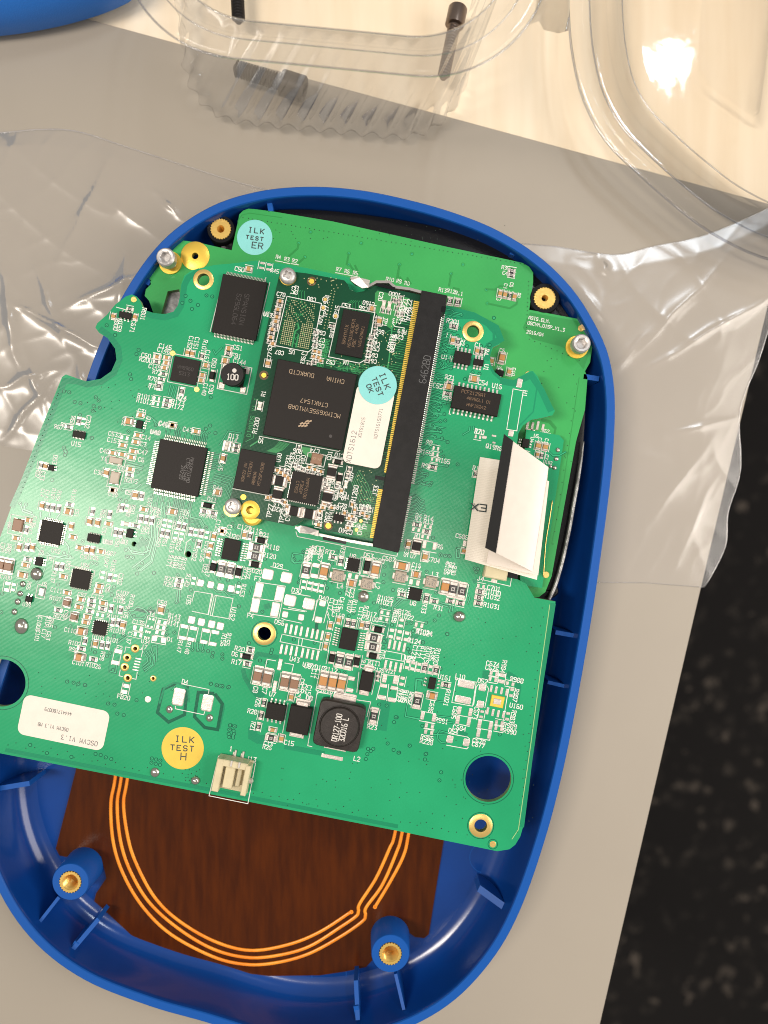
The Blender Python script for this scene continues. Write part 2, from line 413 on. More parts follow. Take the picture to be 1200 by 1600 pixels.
mt = MB()
MP = [W(x, y, 0) for x, y in ((1236, 327), (1086, 960), (938, 1600), (700, 2630), (-1800, 2000), (-1500, -415))]
MPt = [(v.x, v.y) for v in MP]
loft(mt, [[(x, y, -0.148) for x, y in MPt], [(x, y, -0.03) for x, y in MPt], [(x * 0.998, y * 0.998, 0.0) for x, y in MPt]], cap0=True, cap1=True)
o = mt.build('mat', M['mat']); tag(o, 'smooth grey beige rubber mat lying on the wooden table', 'mat')

# ================================================================== CLEAR BAG (one crinkled sheet under the housing)
top = resample(catmull([(-80, 205), (0, 207), (60, 202), (120, 205), (200, 230), (300, 262), (400, 292), (600, 340), (780, 375), (870, 385), (960, 398), (1020, 385), (1100, 368), (1190, 330), (1262, 292)], 8, False), 360, False)
bot = resample([Vector(p) for p in ((-80, 684), (50, 704), (200, 740), (500, 830), (925, 910), (1010, 911), (1101, 918))], 360, False)
lef = resample([Vector(p) for p in ((-80, 205), (-80, 684))], 160, False)
rig = resample(catmull([(1262, 292), (1238, 420), (1206, 500), (1185, 565), (1164, 615), (1155, 655), (1157, 735), (1138, 800), (1133, 855), (1101, 918)], 8, False), 160, False)
bagm = MB(); vs = []
hc = (520, 950)
def ridge(x, y, s, seed):
    return 1 - abs(noise.noise(Vector((x * s, y * s, seed)))) * 2
CREASE = [((1018, 572), (1205, 462), 5, .13), ((925, 612), (1012, 520), 6, .10), ((1030, 684), (1160, 650), 5, .10), ((0, 606), (84, 578), 6, .16), ((30, 480), (160, 545), 6, .22), ((60, 425), (98, 525), 5, .14), ((118, 476), (255, 418), 9, .20),
    ((200, 395), (188, 490), 7, .16), ((8, 430), (26, 560), 7, .16), ((0, 692), (88, 592), 4, .14), ((868, 402), (960, 396), 4, .10), ((935, 396), (950, 440), 6, .16), ((1110, 690), (1000, 830), 12, .10), ((985, 560), (1120, 420), 10, .12),
    ((170, 255), (90, 420), 8, .08), ((240, 300), (290, 345), 6, .12), ((175, 500), (215, 560), 8, .2), ((120, 560), (140, 620), 8, .14), ((1060, 870), (1110, 760), 6, .08), ((960, 690), (1040, 720), 9, .08), ((890, 430), (960, 520), 7, .12), ((255, 470), (225, 530), 8, .2), ((45, 560), (70, 640), 6, .12), ((150, 300), (260, 380), 10, .08)]
def crease(x, y):
    zc = 0.0
    for (a, b, w_, h_) in CREASE:
        dx, dy = b[0] - a[0], b[1] - a[1]; t = ((x - a[0]) * dx + (y - a[1]) * dy) / (dx * dx + dy * dy)
        if t < -0.4 or t > 1.4: continue
        d = ((x - a[0]) * dy - (y - a[1]) * dx) / math.hypot(dx, dy) + 5 * noise.noise(Vector((t * 3, a[0], 0)))
        tt = max(0.0, 1 - abs(t - 0.5) / 0.9)
        zc += h_ * tt ** 1.5 * math.exp(-abs(d) / w_)
    return zc
for j in range(160):
    v = j / 159
    for i in range(360):
        u = i / 359
        p = top[i] * (1 - v) + bot[i] * v + lef[j] * (1 - u) + rig[j] * u - (top[0] * (1 - u) * (1 - v) + top[-1] * u * (1 - v) + bot[0] * (1 - u) * v + bot[-1] * u * v)
        x, y = p.x, p.y
        # distance from the housing footprint (rough) fades the wrinkles in
        left_k = max(0, min(1, (330 - 0.28 * (y - 300) - x) / 60 + 0.3)); right_k = max(0, min(1, (x - 880) / 60))
        topk = max(0, min(1, (330 - y + 0.05 * x) / 40)) if 200 < x < 900 else 0
        k = max(left_k, right_k, topk)
        sx = x * 0.72 + y * 0.69; sy = -x * 0.69 + y * 0.72
        zz = 0.05 + crease(x, y) * k * (0.95 if x < 500 else 0.6)
        r1 = ridge(sx * 0.55, sy * 1.7, 0.0075, 2.3) ** 3 * 0.42
        r2 = ridge(sx * 1.5, sy * 0.7, 0.013, 9.1) ** 5 * 0.14
        r3 = ridge(sx, sy, 0.034, 4.4) ** 6 * 0.014
        r4 = noise.noise(Vector((x * 0.004, y * 0.004, 7))) * 0.25 + 0.2
        amp = 1.0 if x < 450 else 0.75
        zz += (0.10 if x < 500 else 0.09) * k * amp * max(0.0, (r1 + r2 + r3 + r4)) * (0.8 if y > 330 or x < 420 else 0.5)
        edge = min(u, 1 - u, v, 1 - v)
        zz = zz * (0.35 + 0.65 * min(1, edge / 0.05)) + 0.012
        w = W(x, y, 0.05); vs.append((w.x, w.y, zz))
fs = [(j * 360 + i, j * 360 + i + 1, (j + 1) * 360 + i + 1, (j + 1) * 360 + i) for j in range(159) for i in range(359)]
bagm.add(vs, fs)
bg_t = thing('plastic_bag', 'crinkled clear plastic bag spread flat under the blue housing', 'plastic bag', W(150, 450, 0))
bagm.build('bag_film', M['bag'], bg_t, smooth=True)
# rolled seam along the free edges of the film
sm = MB()
def tube(mb, pts, r, n=8, m=0, cap=True):
    rings = []
    for i, p in enumerate(pts):
        a = pts[max(i - 1, 0)]; b = pts[min(i + 1, len(pts) - 1)]
        t = (Vector(b) - Vector(a)).normalized(); sx_ = t.cross(Vector((0, 0, 1)))
        if sx_.length < 1e-4: sx_ = Vector((1, 0, 0))
        sx_.normalize(); up = sx_.cross(t).normalized(); rr = r[i] if isinstance(r, (list, tuple)) else r
        rings.append([tuple(Vector(p) + sx_ * rr * math.cos(2 * math.pi * k / n) + up * rr * math.sin(2 * math.pi * k / n)) for k in range(n)])
    loft(mb, rings, m, cap, cap)
tube(sm, [vs[j * 360 + 359] for j in range(160)][::2], 0.018, 6)
tube(sm, [vs[i] for i in range(0, 360, 2)], 0.014, 6)
tube(sm, [vs[159 * 360 + i] for i in range(270, 360, 2)], 0.010, 6)
sm.build('bag_seam', M['bag'], bg_t, smooth=True)

# ================================================================== BLUE HOUSING
hp = [(480, 291), (560, 296), (640, 312), (710, 332), (775, 358), (840, 398), (893, 449), (930, 506), (952, 558), (961, 620), (959, 700), (951, 780),
      (939, 870), (924, 970), (905, 1080), (881, 1200), (852, 1312), (812, 1425), (768, 1502), (705, 1568), (625, 1612), (530, 1635), (430, 1630),
      (317, 1597), (233, 1573), (133, 1533), (57, 1477), (2, 1402), (-32, 1310), (-38, 1200), (-20, 1100), (8, 1010), (45, 900), (85, 760), (120, 640), (152, 545), (198, 450), (255, 374), (325, 324), (400, 299)]
ZR = 1.75
HO = resample([Vector(W(x, y, ZR)[:2]) for x, y in catmull(hp, 8)], 240)
HN = normals(HO)
house = thing('device_housing', 'open blue plastic rounded device shell holding the green boards', 'device housing', W(480, 1000, 0.1))
def hring(d, z): return [(p.x + n.x * d, p.y + n.y * d, z) for p, n in zip(HO, HN)]
hm = MB()
loft(hm, [hring(d, z) for d, z in ((1.0, 0.10), (0.6, 0.16), (0.28, 0.42), (0.10, 0.85), (0.0, 1.35), (0.0, 1.72), (0.03, 1.75), (0.235, 1.75), (0.26, 1.72), (0.27, 1.6),
          (0.29, 1.3), (0.32, 1.02), (0.36, 0.80), (0.42, 0.61), (0.50, 0.46), (0.60, 0.35), (0.70, 0.285), (0.82, 0.245), (0.95, 0.22))], cap0=True)
n = 240
# floor of the shell
hm.add(hring(0.95, 0.22), [tuple(range(n))])
shell = hm.build('shell', [M['blue'], M['blue_rim']], house, smooth='auto')
for p in shell.data.polygons:
    if p.center.z > 1.71 and abs(p.normal.z) > 0.6: p.material_index = 1

def post(cx, cy, rpx, ztop, rin, body, bore=0.68):
    c = W(cx, cy, ztop); k = S(ztop)
    b = MB(); b.lathe([(rpx * k * 1.06, 0.20), (rpx * k, ztop - 0.03), (rpx * k - 0.02, ztop), (rin * k, ztop), (rin * k, ztop - 0.6)], 40, cap0=False, cap1=False)
    po = b.build('screw_post', body, house, (c.x, c.y, 0), smooth='auto')
    # knurled brass insert with a threaded bore
    g = MB(); nt_ = 48; r0 = rin * k; ro = [r0 * (1.0 if i % 2 else 0.90) for i in range(nt_)]
    zt = ztop + 0.015; ri = r0 * bore
    def rg(rf, z): return [(rf(i) * math.cos(2 * math.pi * i / nt_), rf(i) * math.sin(2 * math.pi * i / nt_), z) for i in range(nt_)]
    rings = [rg(lambda i: ro[i], ztop - 0.5), rg(lambda i: ro[i], zt), rg(lambda i: ri * 1.06, zt), ]
    z = zt - 0.02
    for q in range(10):
        rings.append(rg(lambda i: ri, z)); rings.append(rg(lambda i: ri * 0.90, z - 0.022)); z -= 0.045
    loft(g, rings, cap1=True)
    gi = g.build('brass_insert', M['brass'], po, (c.x, c.y, 0), smooth='auto')
    return po
post(110, 1378, 29, 1.22, 17.5, M['blue_rim']); post(610, 1490, 30, 1.18, 18, M['blue_rim'])
post(345, 358, 22, 1.45, 16.5, M['gloss_black'], 0.34); post(851, 466, 24, 1.5, 17.5, M['gloss_black'], 0.28)

def rib(a, b, ztop, zbot=0.20, t=0.09, bodym=None, slope=0.0):
    A = W(*a, ztop); B = W(*b, ztop - slope); d = (B - A); d.z = 0; L = d.length; d.normalize(); nn = Vector((-d.y, d.x, 0)) * t / 2
    mb = MB(); z2 = ztop - slope
    vs = [A + nn, A - nn, B - nn, B + nn]
    lo = [(v.x, v.y, zbot) for v in vs]; hi = [(vs[0].x, vs[0].y, ztop), (vs[1].x, vs[1].y, ztop), (vs[2].x, vs[2].y, z2), (vs[3].x, vs[3].y, z2)]
    mb.add(lo + hi, [(3, 2, 1, 0), (4, 5, 6, 7), (0, 1, 5, 4), (1, 2, 6, 5), (2, 3, 7, 6), (3, 0, 4, 7)])
    return mb.build('rib', bodym or M['blue_rim'], house)
rib((92, 1402), (60, 1443), 1.15, slope=-0.3); rib((154, 1436), (110, 1488), 1.0, t=0.12, slope=-0.4); rib((120, 1472), (109, 1490), 1.3, t=0.14)
rib((618, 1522), (631, 1578), 1.12, slope=-0.3); rib((556, 1532), (559, 1594), 0.95, t=0.12, slope=-0.4); rib((556, 1572), (559, 1590), 1.25, t=0.14)
rib((-2, 1232), (46, 1224), 1.2, t=0.14); rib((868, 988), (902, 994), 1.3, t=0.12); rib((856, 1066), (886, 1073), 1.25, t=0.1)
rib((748, 1388), (792, 1420), 0.9, t=0.2, slope=-0.4); rib((421, 316), (423, 330), 1.5, t=0.14); rib((805, 384), (800, 398), 1.5, t=0.14)
rib((912, 588), (936, 592), 1.5, t=0.14); rib((222, 432), (236, 446), 1.4, t=0.12); rib((218, 434), (234, 442), 1.5, t=0.16)
# faint ejector circles moulded in the floor
for cx, cy, r in ((195, 1452, 26), (514, 1523, 27), (758, 1340, 24)):
    mb = MB(); c = W(cx, cy, 0.23); k = S(0.23)
    mb.strip([(c.x + r * k * math.cos(2 * math.pi * i / 40), c.y + r * k * math.sin(2 * math.pi * i / 40)) for i in range(40)], 0.02, 0.226, closed=True)
    mb.build('ejector_mark', M['blue_rim'], house)

# ------------------------------------------------------------------ amber antenna film with orange coil
ant = thing('antenna_film', 'dark amber antenna film with orange coil lines on the blue floor', 'antenna', W(400, 1350, 0.29))
fo = [(128, 1130), (118, 1205), (87, 1326), (93, 1337), (104, 1339), (128, 1330), (158, 1338), (166, 1372), (150, 1396), (147, 1408), (165, 1424), (205, 1461), (250, 1487), (290, 1503), (350, 1517), (420, 1525), (500, 1524), (540, 1518),
      (572, 1511), (582, 1500), (583, 1470), (596, 1450), (630, 1450), (648, 1464), (663, 1466), (670, 1460), (681, 1390), (693, 1316), (715, 1200), (720, 1130)]
plate('film', fo, [], 0.29, 0.012, [M['film'], M['film']], ant)
K1 = [[(240, 1000), (215, 1110), (199, 1217), (193, 1257), (200, 1310), (213, 1350), (240, 1400), (277, 1437), (333, 1470), (390, 1485), (450, 1476), (500, 1456), (548, 1425)],
      [(228, 1000), (204, 1110), (189, 1217), (183, 1257), (188, 1313), (203, 1360), (233, 1410), (280, 1452), (333, 1483), (385, 1496), (433, 1493), (483, 1479), (533, 1448), (556, 1432), (560, 1424), (562, 1412), (587, 1373), (608, 1327), (617, 1302), (632, 1210), (630, 1100)],
      [(216, 1000), (193, 1110), (180, 1215), (173, 1257), (177, 1317), (193, 1367), (223, 1417), (267, 1460), (333, 1495), (385, 1507), (433, 1504), (483, 1490), (533, 1463), (566, 1440), (571, 1430), (572, 1418), (597, 1383), (619, 1333), (628, 1302), (643, 1210), (641, 1100)],
      [(586, 1417), (610, 1377), (630, 1338), (638, 1305), (653, 1210), (650, 1100)]]
for pts in K1:
    mb = MB(); cc = catmull(pts, 8, False)
    P3 = [tuple(W(x, y, 0.305)) for x, y in cc]
    rings = []
    nseg = 5
    tube(mb, [(p[0], p[1], 0.298) for p in P3], 0.052, 8)
    for i, v in enumerate(mb.v): mb.v[i] = (v[0], v[1], max(0.291, 0.298 + (v[2] - 0.298) * 0.5))
    e = cc[-1] if pts is not K1[3] else cc[0]
    mb.build('coil_trace', M['copper_trace'], ant, smooth=True)
for x, y in ((549, 1425), (586, 1417)):
    mb = MB(); c = W(x, y, 0.31); mb.lathe([(0.06, 0.294), (0.06, 0.316), (0.025, 0.316), (0.025, 0.30)], 16, cap0=False)
    mb.build('coil_end', M['copper_trace'], ant, (c.x, c.y, 0))

# ------------------------------------------------------------------ black display module + grey cord
ZL = 1.25
lcd = MB(); lp = catmull([(395, 345), (430, 326), (520, 327), (650, 345), (765, 372), (812, 396), (850, 440), (895, 500), (912, 560), (917, 640), (912, 715), (905, 760), (896, 810), (886, 860), (873, 905), (858, 938), (700, 960), (300, 900), (235, 600), (300, 430)], 6)
LP = [Vector(W(x, y, ZL)[:2]) for x, y in lp]; LN = normals(LP)
def lr(d, z): return [(p.x + q.x * d, p.y + q.y * d, z) for p, q in zip(LP, LN)]
loft(lcd, [lr(0.05, 0.4), lr(0, 0.45), lr(0, 1.15), lr(0.05, 1.22), lr(0.25, 1.25)], cap0=True, cap1=True)
o = lcd.build('display_module', M['gloss_black'], smooth='auto'); tag(o, 'glossy black display module showing beside the pale green board', 'display')
mb = MB(); q_ = [W(x, y, 1.32) for x, y in ((258, 446), (292, 450), (288, 505), (248, 505))]
loft(mb, [[(v.x, v.y, 1.26) for v in q_], [(v.x, v.y, 1.32) for v in q_]], cap0=True, cap1=True); o.select_set(False)
mb.build('metal_bracket', M['cord'], o)
cd = MB(); cpts = catmull([(912, 690), (908, 722), (903, 752), (897, 785), (891, 820), (886, 845), (878, 880), (868, 914), (857, 938)], 6, False)
tube(cd, [tuple(W(x, y, 1.36)) for x, y in cpts], [0.02 + 0.035 * min(1, i / 14) for i in range(len(cpts))], 10)
o = cd.build('grey_cord', M['cord'], smooth=True); tag(o, 'shiny grey cord curving along the right inner wall of the housing', 'cord')

# ================================================================== DISPLAY BOARD (lower, paler green)
ZD = 1.5
disp = thing('display_board', 'pale green lower circuit board with cyan round test sticker', 'circuit board', W(600, 600, ZD))
dout = [(372, 345), (374, 335), (380, 329), (388, 326), (400, 327), (430, 331), (520, 346), (700, 386), (800, 407), (817, 411), (827, 417), (833, 426), (833, 440), (827, 484),
        (912, 500), (922, 506), (927, 515), (927, 530), (922, 566), (914, 580), (918, 590), (914, 640), (900, 690), (880, 800), (862, 900), (852, 925), (842, 933), (700, 940), (300, 800), (240, 560),
        (240, 490), (233, 470), (226, 462), (228, 452), (236, 444), (232, 430), (240, 400), (247, 384), (254, 376), (264, 373), (310, 379), (362, 391)]
dholes = [(305, 400, 5), [(262, 455), (280, 452), (283, 470), (275, 490), (252, 490)]]
plate('circuit_board', dout, dholes, ZD, 0.16, [M['disp'], M['edge']], disp)
# ------------------------------------------------------------------ shared small pieces
ZM = 2.35; ZS = 3.05
class Board:
    def __init__(s, parent, z):
        s.p = parent; s.z = z; s.silk = MB(); s.pads = MB(); s.gap = MB(); s.via = MB(); s.tr = MB(); s.band = MB()
CACHE = {}
def key_mesh(key, fn):
    if key not in CACHE: CACHE[key] = fn()
    return CACHE[key]

def passive(B, kind, x, y, L, Wd, vert):
    """two-terminal chip part; L along its length, Wd across (px)"""
    z = B.z; k = S(z)
    spec = {'c': ('capacitor', 'tan', 0.62), 'C': ('capacitor', 'orange', 0.75), 'B': ('capacitor', 'brown', 0.85), 'r': ('resistor', 'resist', 0.38),
            'R': ('resistor', 'resist', 0.32), 'l': ('inductor', 'epoxy2', 0.72), 'd': ('diode', 'epoxy', 0.75), 'g': ('light_emitting_diode', 'paper', 0.5), 'w': ('capacitor', 'beige', 0.6), 'm': ('fuse', 'steel', 0.7)}[kind]
    nm, bm, hf = spec
    lw = round(L, 1), round(Wd, 1)
    def mk():
        mb = MB(); l = L * k; w = Wd * k; h = min(w * hf, 0.13) if kind != 'd' else w * 0.7
        t = l * (0.24 if kind in 'crCBwR' else 0.2)
        if kind in 'cCBwlm':
            mb.box(0, 0, 0.004, l - 2 * t, w * 0.97, h * 0.97, 0, ch=h * 0.08)
            for s_ in (-1, 1): mb.box(s_ * (l - t) / 2, 0, 0.003, t, w, h, 1, ch=h * 0.16)
            for s_ in (-1, 1): mb.box(s_ * (l / 2 + t * 0.12), 0, 0.001, t * 0.9, w * 1.08, 0.012, 1)
        elif kind in 'rR':
            mb.box(0, 0, 0.004, l - 1.7 * t, w * 0.97, h, 0, ch=h * 0.15)
            for s_ in (-1, 1): mb.box(s_ * (l - t) / 2, 0, 0.003, t, w, h * 0.9, 1, ch=h * 0.15)
            for s_ in (-1, 1): mb.box(s_ * (l / 2 + t * 0.15), 0, 0.001, t * 0.9, w * 1.1, 0.012, 1)
            if kind == 'R':
                for ch_, sx_ in (('1', -0.8), ('0', 0), ('1', 0.8)):
                    text(mb, ch_, sx_ * w * 0.26, 0, h + 0.001, 0, w * 0.42, w * 0.055, 2, local=True)
            else:
                q = w * 0.2; mb.strip([(-q, -q), (q, -q), (q, q), (-q, q)], w * 0.11, h + 0.001, 2, closed=True)
        elif kind == 'd':
            mb.box(0, 0, 0.01, l * 0.62, w * 0.86, h, 0, ch=h * 0.2)
            for s_ in (-1, 1): mb.box(s_ * l * 0.40, 0, 0.002, l * 0.2, w * 0.55, h * 0.35, 1, ch=h * 0.08)
            for s_ in (-1, 1): mb.box(s_ * l * 0.40, 0, 0.001, l * 0.24, w * 0.8, 0.012, 1)
        elif kind == 'g':
            mb.box(0, 0, 0.004, l * 0.5, w * 0.8, h, 0, ch=h * 0.3)
            for s_ in (-1, 1): mb.box(s_ * l * 0.36, 0, 0.003, l * 0.28, w, h * 0.5, 1)
        return mb.mesh(nm, [M[bm], M['solder'], M['mark']])
    me = key_mesh((kind, lw, round(z, 2)), mk)
    top = W(x, y, z + 0.05)
    o = place(me, nm, B.p, (top.x, top.y, z), -TH + (math.pi / 2 if vert else 0) + random.uniform(-0.02, 0.02))
    if kind in 'crCBRwd': outline(B, x, y, L, Wd, vert)
    return o

def uv(x, y, u, v):     # board-aligned offset in px
    return (x + u * math.cos(TH) - v * math.sin(TH), y + u * math.sin(TH) + v * math.cos(TH))
def trace(B, pts, w=2.0):     # copper track under the mask, with an etched gap along both sides
    line(B, pts, w + 1.5, 'gap', 0.0015); line(B, pts, w - 0.2, 'tr', 0.0045)
def line(B, pts, w=1.1, which='silk', dz=0.004):
    mb = getattr(B, which)
    mb.strip([W(x, y, B.z)[:2] for x, y in pts], w * S(B.z), B.z + dz + random.random() * 0.0012)
def outline(B, x, y, L, Wd, vert):
    m_ = Wd / 2 + 2.0; e_ = L / 2 + 1.5
    for s_ in (-1, 1):
        if vert: line(B, [uv(x, y, s_ * m_, -e_), uv(x, y, s_ * m_, e_)], 1.0)
        else: line(B, [uv(x, y, -e_, s_ * m_), uv(x, y, e_, s_ * m_)], 1.0)
def pad(B, x, y, w, h, big=None):
    """bare tinned pad w (along board x) by h (px)"""
    k = S(B.z); big = (max(w, h) >= 11 and min(w, h) >= 6) if big is None else big
    c = W(x, y, B.z)
    mb = MB() if big else B.pads
    hw, hh = w * k / 2, h * k / 2; r = min(hw, hh) * (0.25 if big else 0.3)
    ca, sa = math.cos(-TH), math.sin(-TH)
    loc = []
    for sx_, sy_ in ((-1, -1), (1, -1), (1, 1), (-1, 1)):
        pp = [(sx_ * hw, sy_ * (hh - r)), (sx_ * (hw - r), sy_ * hh)]
        if sx_ * sy_ < 0: pp.reverse()
        loc += pp
    def tr(p, z, sc=1.0): 
        X, Y = p[0] * sc, p[1] * sc
        if big: return (X, Y, z)
        return (c.x + X * ca - Y * sa, c.y + X * sa + Y * ca, B.z + z)
    rings = [[tr(p, 0.0005) for p in loc], [tr(p, 0.006) for p in loc], [tr(p, 0.012, 0.86) for p in loc]]
    loft(mb, rings, cap1=True)
    if big: mb.build('solder_pad', M['solder'], B.p, (c.x, c.y, B.z), -TH, smooth=False)
def padpair(B, x, y, vert, L=11, Wd=6.2):
    t = L * 0.38; off = (L - t) / 2 + 0.8
    for s_ in (-1, 1):
        if vert: px_, py_ = uv(x, y, 0, s_ * off); pad(B, px_, py_, Wd, t, False)
        else: px_, py_ = uv(x, y, s_ * off, 0); pad(B, px_, py_, t, Wd, False)
    outline(B, x, y, L, Wd, vert)
def dome(B, x, y, r, name='solder_joint', mt_='dome'):
    k = S(B.z); c = W(x, y, B.z)
    def mk():
        mb = MB(); rr = r * k; mb.lathe([(rr * math.cos(a), 0.7 * rr * math.sin(a)) for a in [R(q) for q in (0, 12, 25, 40, 55, 70, 83)]], 24, cap0=False); return mb.mesh(name, M[mt_], True)
    o = place(key_mesh(('dome', r, mt_, B.z), mk), name, B.p, (c.x, c.y, B.z))
    o.scale = (1 + random.uniform(-.1, .1), 1 + random.uniform(-.1, .1), 1 + random.uniform(-.2, .2))
def ringpad(B, x, y, ro, ri, mname='gold', name='ring_pad', n=40, h=0.014, wall=True):
    k = S(B.z); c = W(x, y, B.z); mb = MB()
    prof = [(ro * k, 0.0), (ro * k, h * 0.7), (ro * k - 0.006, h), (ri * k + 0.004, h), (ri * k, h * 0.6)]
    if wall: prof += [(ri * k, -0.15)]
    mb.lathe(prof, n, cap0=False, cap1=False)
    return mb.build(name, M[mname], B.p, (c.x, c.y, B.z), smooth='auto')
def disc(B, x, y, r, mname, name, h=0.012, n=32):
    k = S(B.z); c = W(x, y, B.z); mb = MB(); mb.lathe([(r * k, 0), (r * k, h * .7), (r * k * 0.94, h)], n, cap0=False)
    return mb.build(name, M[mname], B.p, (c.x, c.y, B.z))
def via(B, x, y, r=2.6, hole=True):
    k = S(B.z); c = W(x, y, B.z); mb = B.via; n_ = 12; z0 = B.z + 0.0025 + random.random() * 0.001
    P_ = [(c.x + r * k * math.cos(2 * math.pi * i / n_), c.y + r * k * math.sin(2 * math.pi * i / n_)) for i in range(n_)]
    mb.strip(P_, 0.95 * k, z0, 0, closed=True)
    r2 = r * 0.62; mb.add([(c.x + r2 * k * math.cos(2 * math.pi * i / n_), c.y + r2 * k * math.sin(2 * math.pi * i / n_), z0 + 0.0006) for i in range(n_)], [tuple(range(n_))], 3)
    if hole:
        q = 0.75 * k; mb.add([(c.x + q * math.cos(2 * math.pi * i / 6), c.y + q * math.sin(2 * math.pi * i / 6), z0 + 0.0014) for i in range(6)], [tuple(range(6))], 1)
def dot(B, x, y, r=0.9, m=1):
    c = W(x, y, B.z); q = r * S(B.z); z0 = B.z + 0.003 + random.random() * 0.001
    B.via.add([(c.x + q * math.cos(2 * math.pi * i / 6), c.y + q * math.sin(2 * math.pi * i / 6), z0) for i in range(6)], [tuple(range(6))], m)

def chip(B, x, y, w, h, pins=None, npin=8, ht=0.10, plen=4.0, pw=1.3, body='epoxy', name='microchip', dotm=None, ch=0.012, marks=(), border=False, chamfer_corner=0, pinsides=None):
    """black package, w x h px; pins: 'tb','lr','all','qfn' """
    k = S(B.z + ht); c = W(x, y, B.z + ht); hw, hh = w * k / 2, h * k / 2
    mb = MB()
    mb.box(0, 0, 0.012, w * k, h * k, ht, 0, ch=ch, taper=ch * 0.6)
    o = mb.build(name, M[body], B.p, (c.x, c.y, B.z), -TH)
    if pins:
        pm = MB(); ks = S(B.z)
        def leg(px_, py_, dx, dy, L):
            wd = pw * ks; a = L * ks
            zc = ht * 0.5
            # shoulder, slope, foot as one bent ribbon with thickness
            path = [(0, zc), (a * 0.35, zc), (a * 0.60, 0.012), (a, 0.010)] if pins != 'qfn' else [(-0.004, 0.02), (a, 0.012)]
            t_ = 0.012
            for i in range(len(path) - 1):
                (s0, z0), (s1, z1) = path[i], path[i + 1]
                vs_ = []
                for (s_, z_) in ((s0, z0), (s1, z1)):
                    for e_ in (-1, 1):
                        X = px_ + dx * s_ + (-dy) * e_ * wd / 2; Y = py_ + dy * s_ + dx * e_ * wd / 2
                        vs_ += [(X, Y, max(z_ - t_, 0.001)), (X, Y, z_ + t_)]
                pm.add(vs_, [(1, 3, 7, 5), (0, 4, 6, 2), (0, 1, 5, 4), (2, 6, 7, 3), (4, 5, 7, 6), (0, 2, 3, 1)])
        def row(side, cnt, L):
            span = (w if side in 'tb' else h) * 0.90
            for i in range(cnt):
                t_ = ((i + 0.5) / cnt - 0.5) * span * k
                if side == 't': leg(t_, hh - 0.003, 0, 1, L)
                if side == 'b': leg(t_, -hh + 0.003, 0, -1, L)
                if side == 'r': leg(hh - 0.003, t_, 1, 0, L)
                if side == 'l': leg(-hh + 0.003, t_, -1, 0, L)
        sides = pinsides or {'tb': 'tb', 'lr': 'lr', 'all': 'tblr', 'qfn': 'tblr'}[pins]
        for s_ in sides: row(s_, npin if isinstance(npin, int) else npin[0 if s_ in 'tb' else 1], plen)
        pm.build('pins', M['pin'], o, (c.x, c.y, B.z), -TH, stuff=True)
    if dotm:
        du, dv, dr = dotm; dm = MB(); a = du * k; b = dv * k
        dm.lathe([(dr * k, 0), (dr * k, 0.003), (dr * k * .8, 0.003), (dr * k * .7, 0.0012)], 20, a, -b)
        dm.build('orientation_mark', M['epoxy2'], o, (c.x, c.y, B.z + ht - 0.001), -TH)
    if marks:
        for (s_, du, dv, rot, hh_, mi) in marks:
            tm = MB()
            text(tm, s_, du * k, dv * k, 0.0015, rot, hh_ * k, hh_ * k * 0.11, 0, local=True, track=1.45 if rot else 1.4)
            tm.build('marking', M[mi], o, (c.x, c.y, B.z + ht), -TH)
    if border:
        q = 3
        line(B, [uv(x, y, -w / 2 - q, -h / 2 - q), uv(x, y, w / 2 + q, -h / 2 - q), uv(x, y, w / 2 + q, h / 2 + q), uv(x, y, -w / 2 - q, h / 2 + q), uv(x, y, -w / 2 - q, -h / 2 - q)], 1.1)
    return o

def silk_text(B, s, x, y, rot=0, h=6.3, w=None):
    text(B.silk, s, x, y, B.z + 0.004, TH + rot * math.pi / 2, h, w or h * 0.185, 0, track=1.42, aspect=0.56)
def finish(B, mgap, mtr=None):
    if B.silk.f: B.silk.build('silkscreen', M['silk'], B.p, stuff=True)
    if B.pads.f: B.pads.build('small_solder_pads', M['solder'], B.p, stuff=True)
    if B.gap.f: B.gap.build('trace_lines', M[mgap], B.p, stuff=True)
    if B.band.f: B.band.build('bare_bands', M['mask_band'], B.p, stuff=True)
    if B.tr.f: B.tr.build('copper_ridges', M[mtr or 'mask_trace'], B.p, stuff=True)
    if B.via.f: B.via.build('vias', [M[mgap], M['dark_hole'], M['mod_dot'], M['mask_trace']], B.p, stuff=True)

def sticker(B, x, y, r, mname, lines, name='round_sticker', rot=0.0):
    o = disc(B, x, y, r, mname, name, h=0.010, n=48)
    tm = MB()
    k = S(B.z)
    for s_, du, dv, hh_, sp in lines:
        ca, sa = math.cos(rot), math.sin(rot)
        text(tm, s_, x + du * ca - dv * sa, y + du * sa + dv * ca, B.z + 0.0125, rot, hh_, 1.5, 0, track=sp, aspect=0.72)
    tm.build('stamp', M['ink'], o)
    return o

def fill_sheet(B, pts, mname, name, dz=0.0012, stuff=True):
    mb = MB(); vs = [(*W(x, y, B.z)[:2], B.z + dz) for x, y in pts]
    a = sum(vs[i][0] * vs[(i + 1) % len(vs)][1] - vs[(i + 1) % len(vs)][0] * vs[i][1] for i in range(len(vs)))
    if a < 0: vs.reverse()
    mb.add(vs, [tuple(range(len(vs)))]); return mb.build(name, M[mname], B.p)

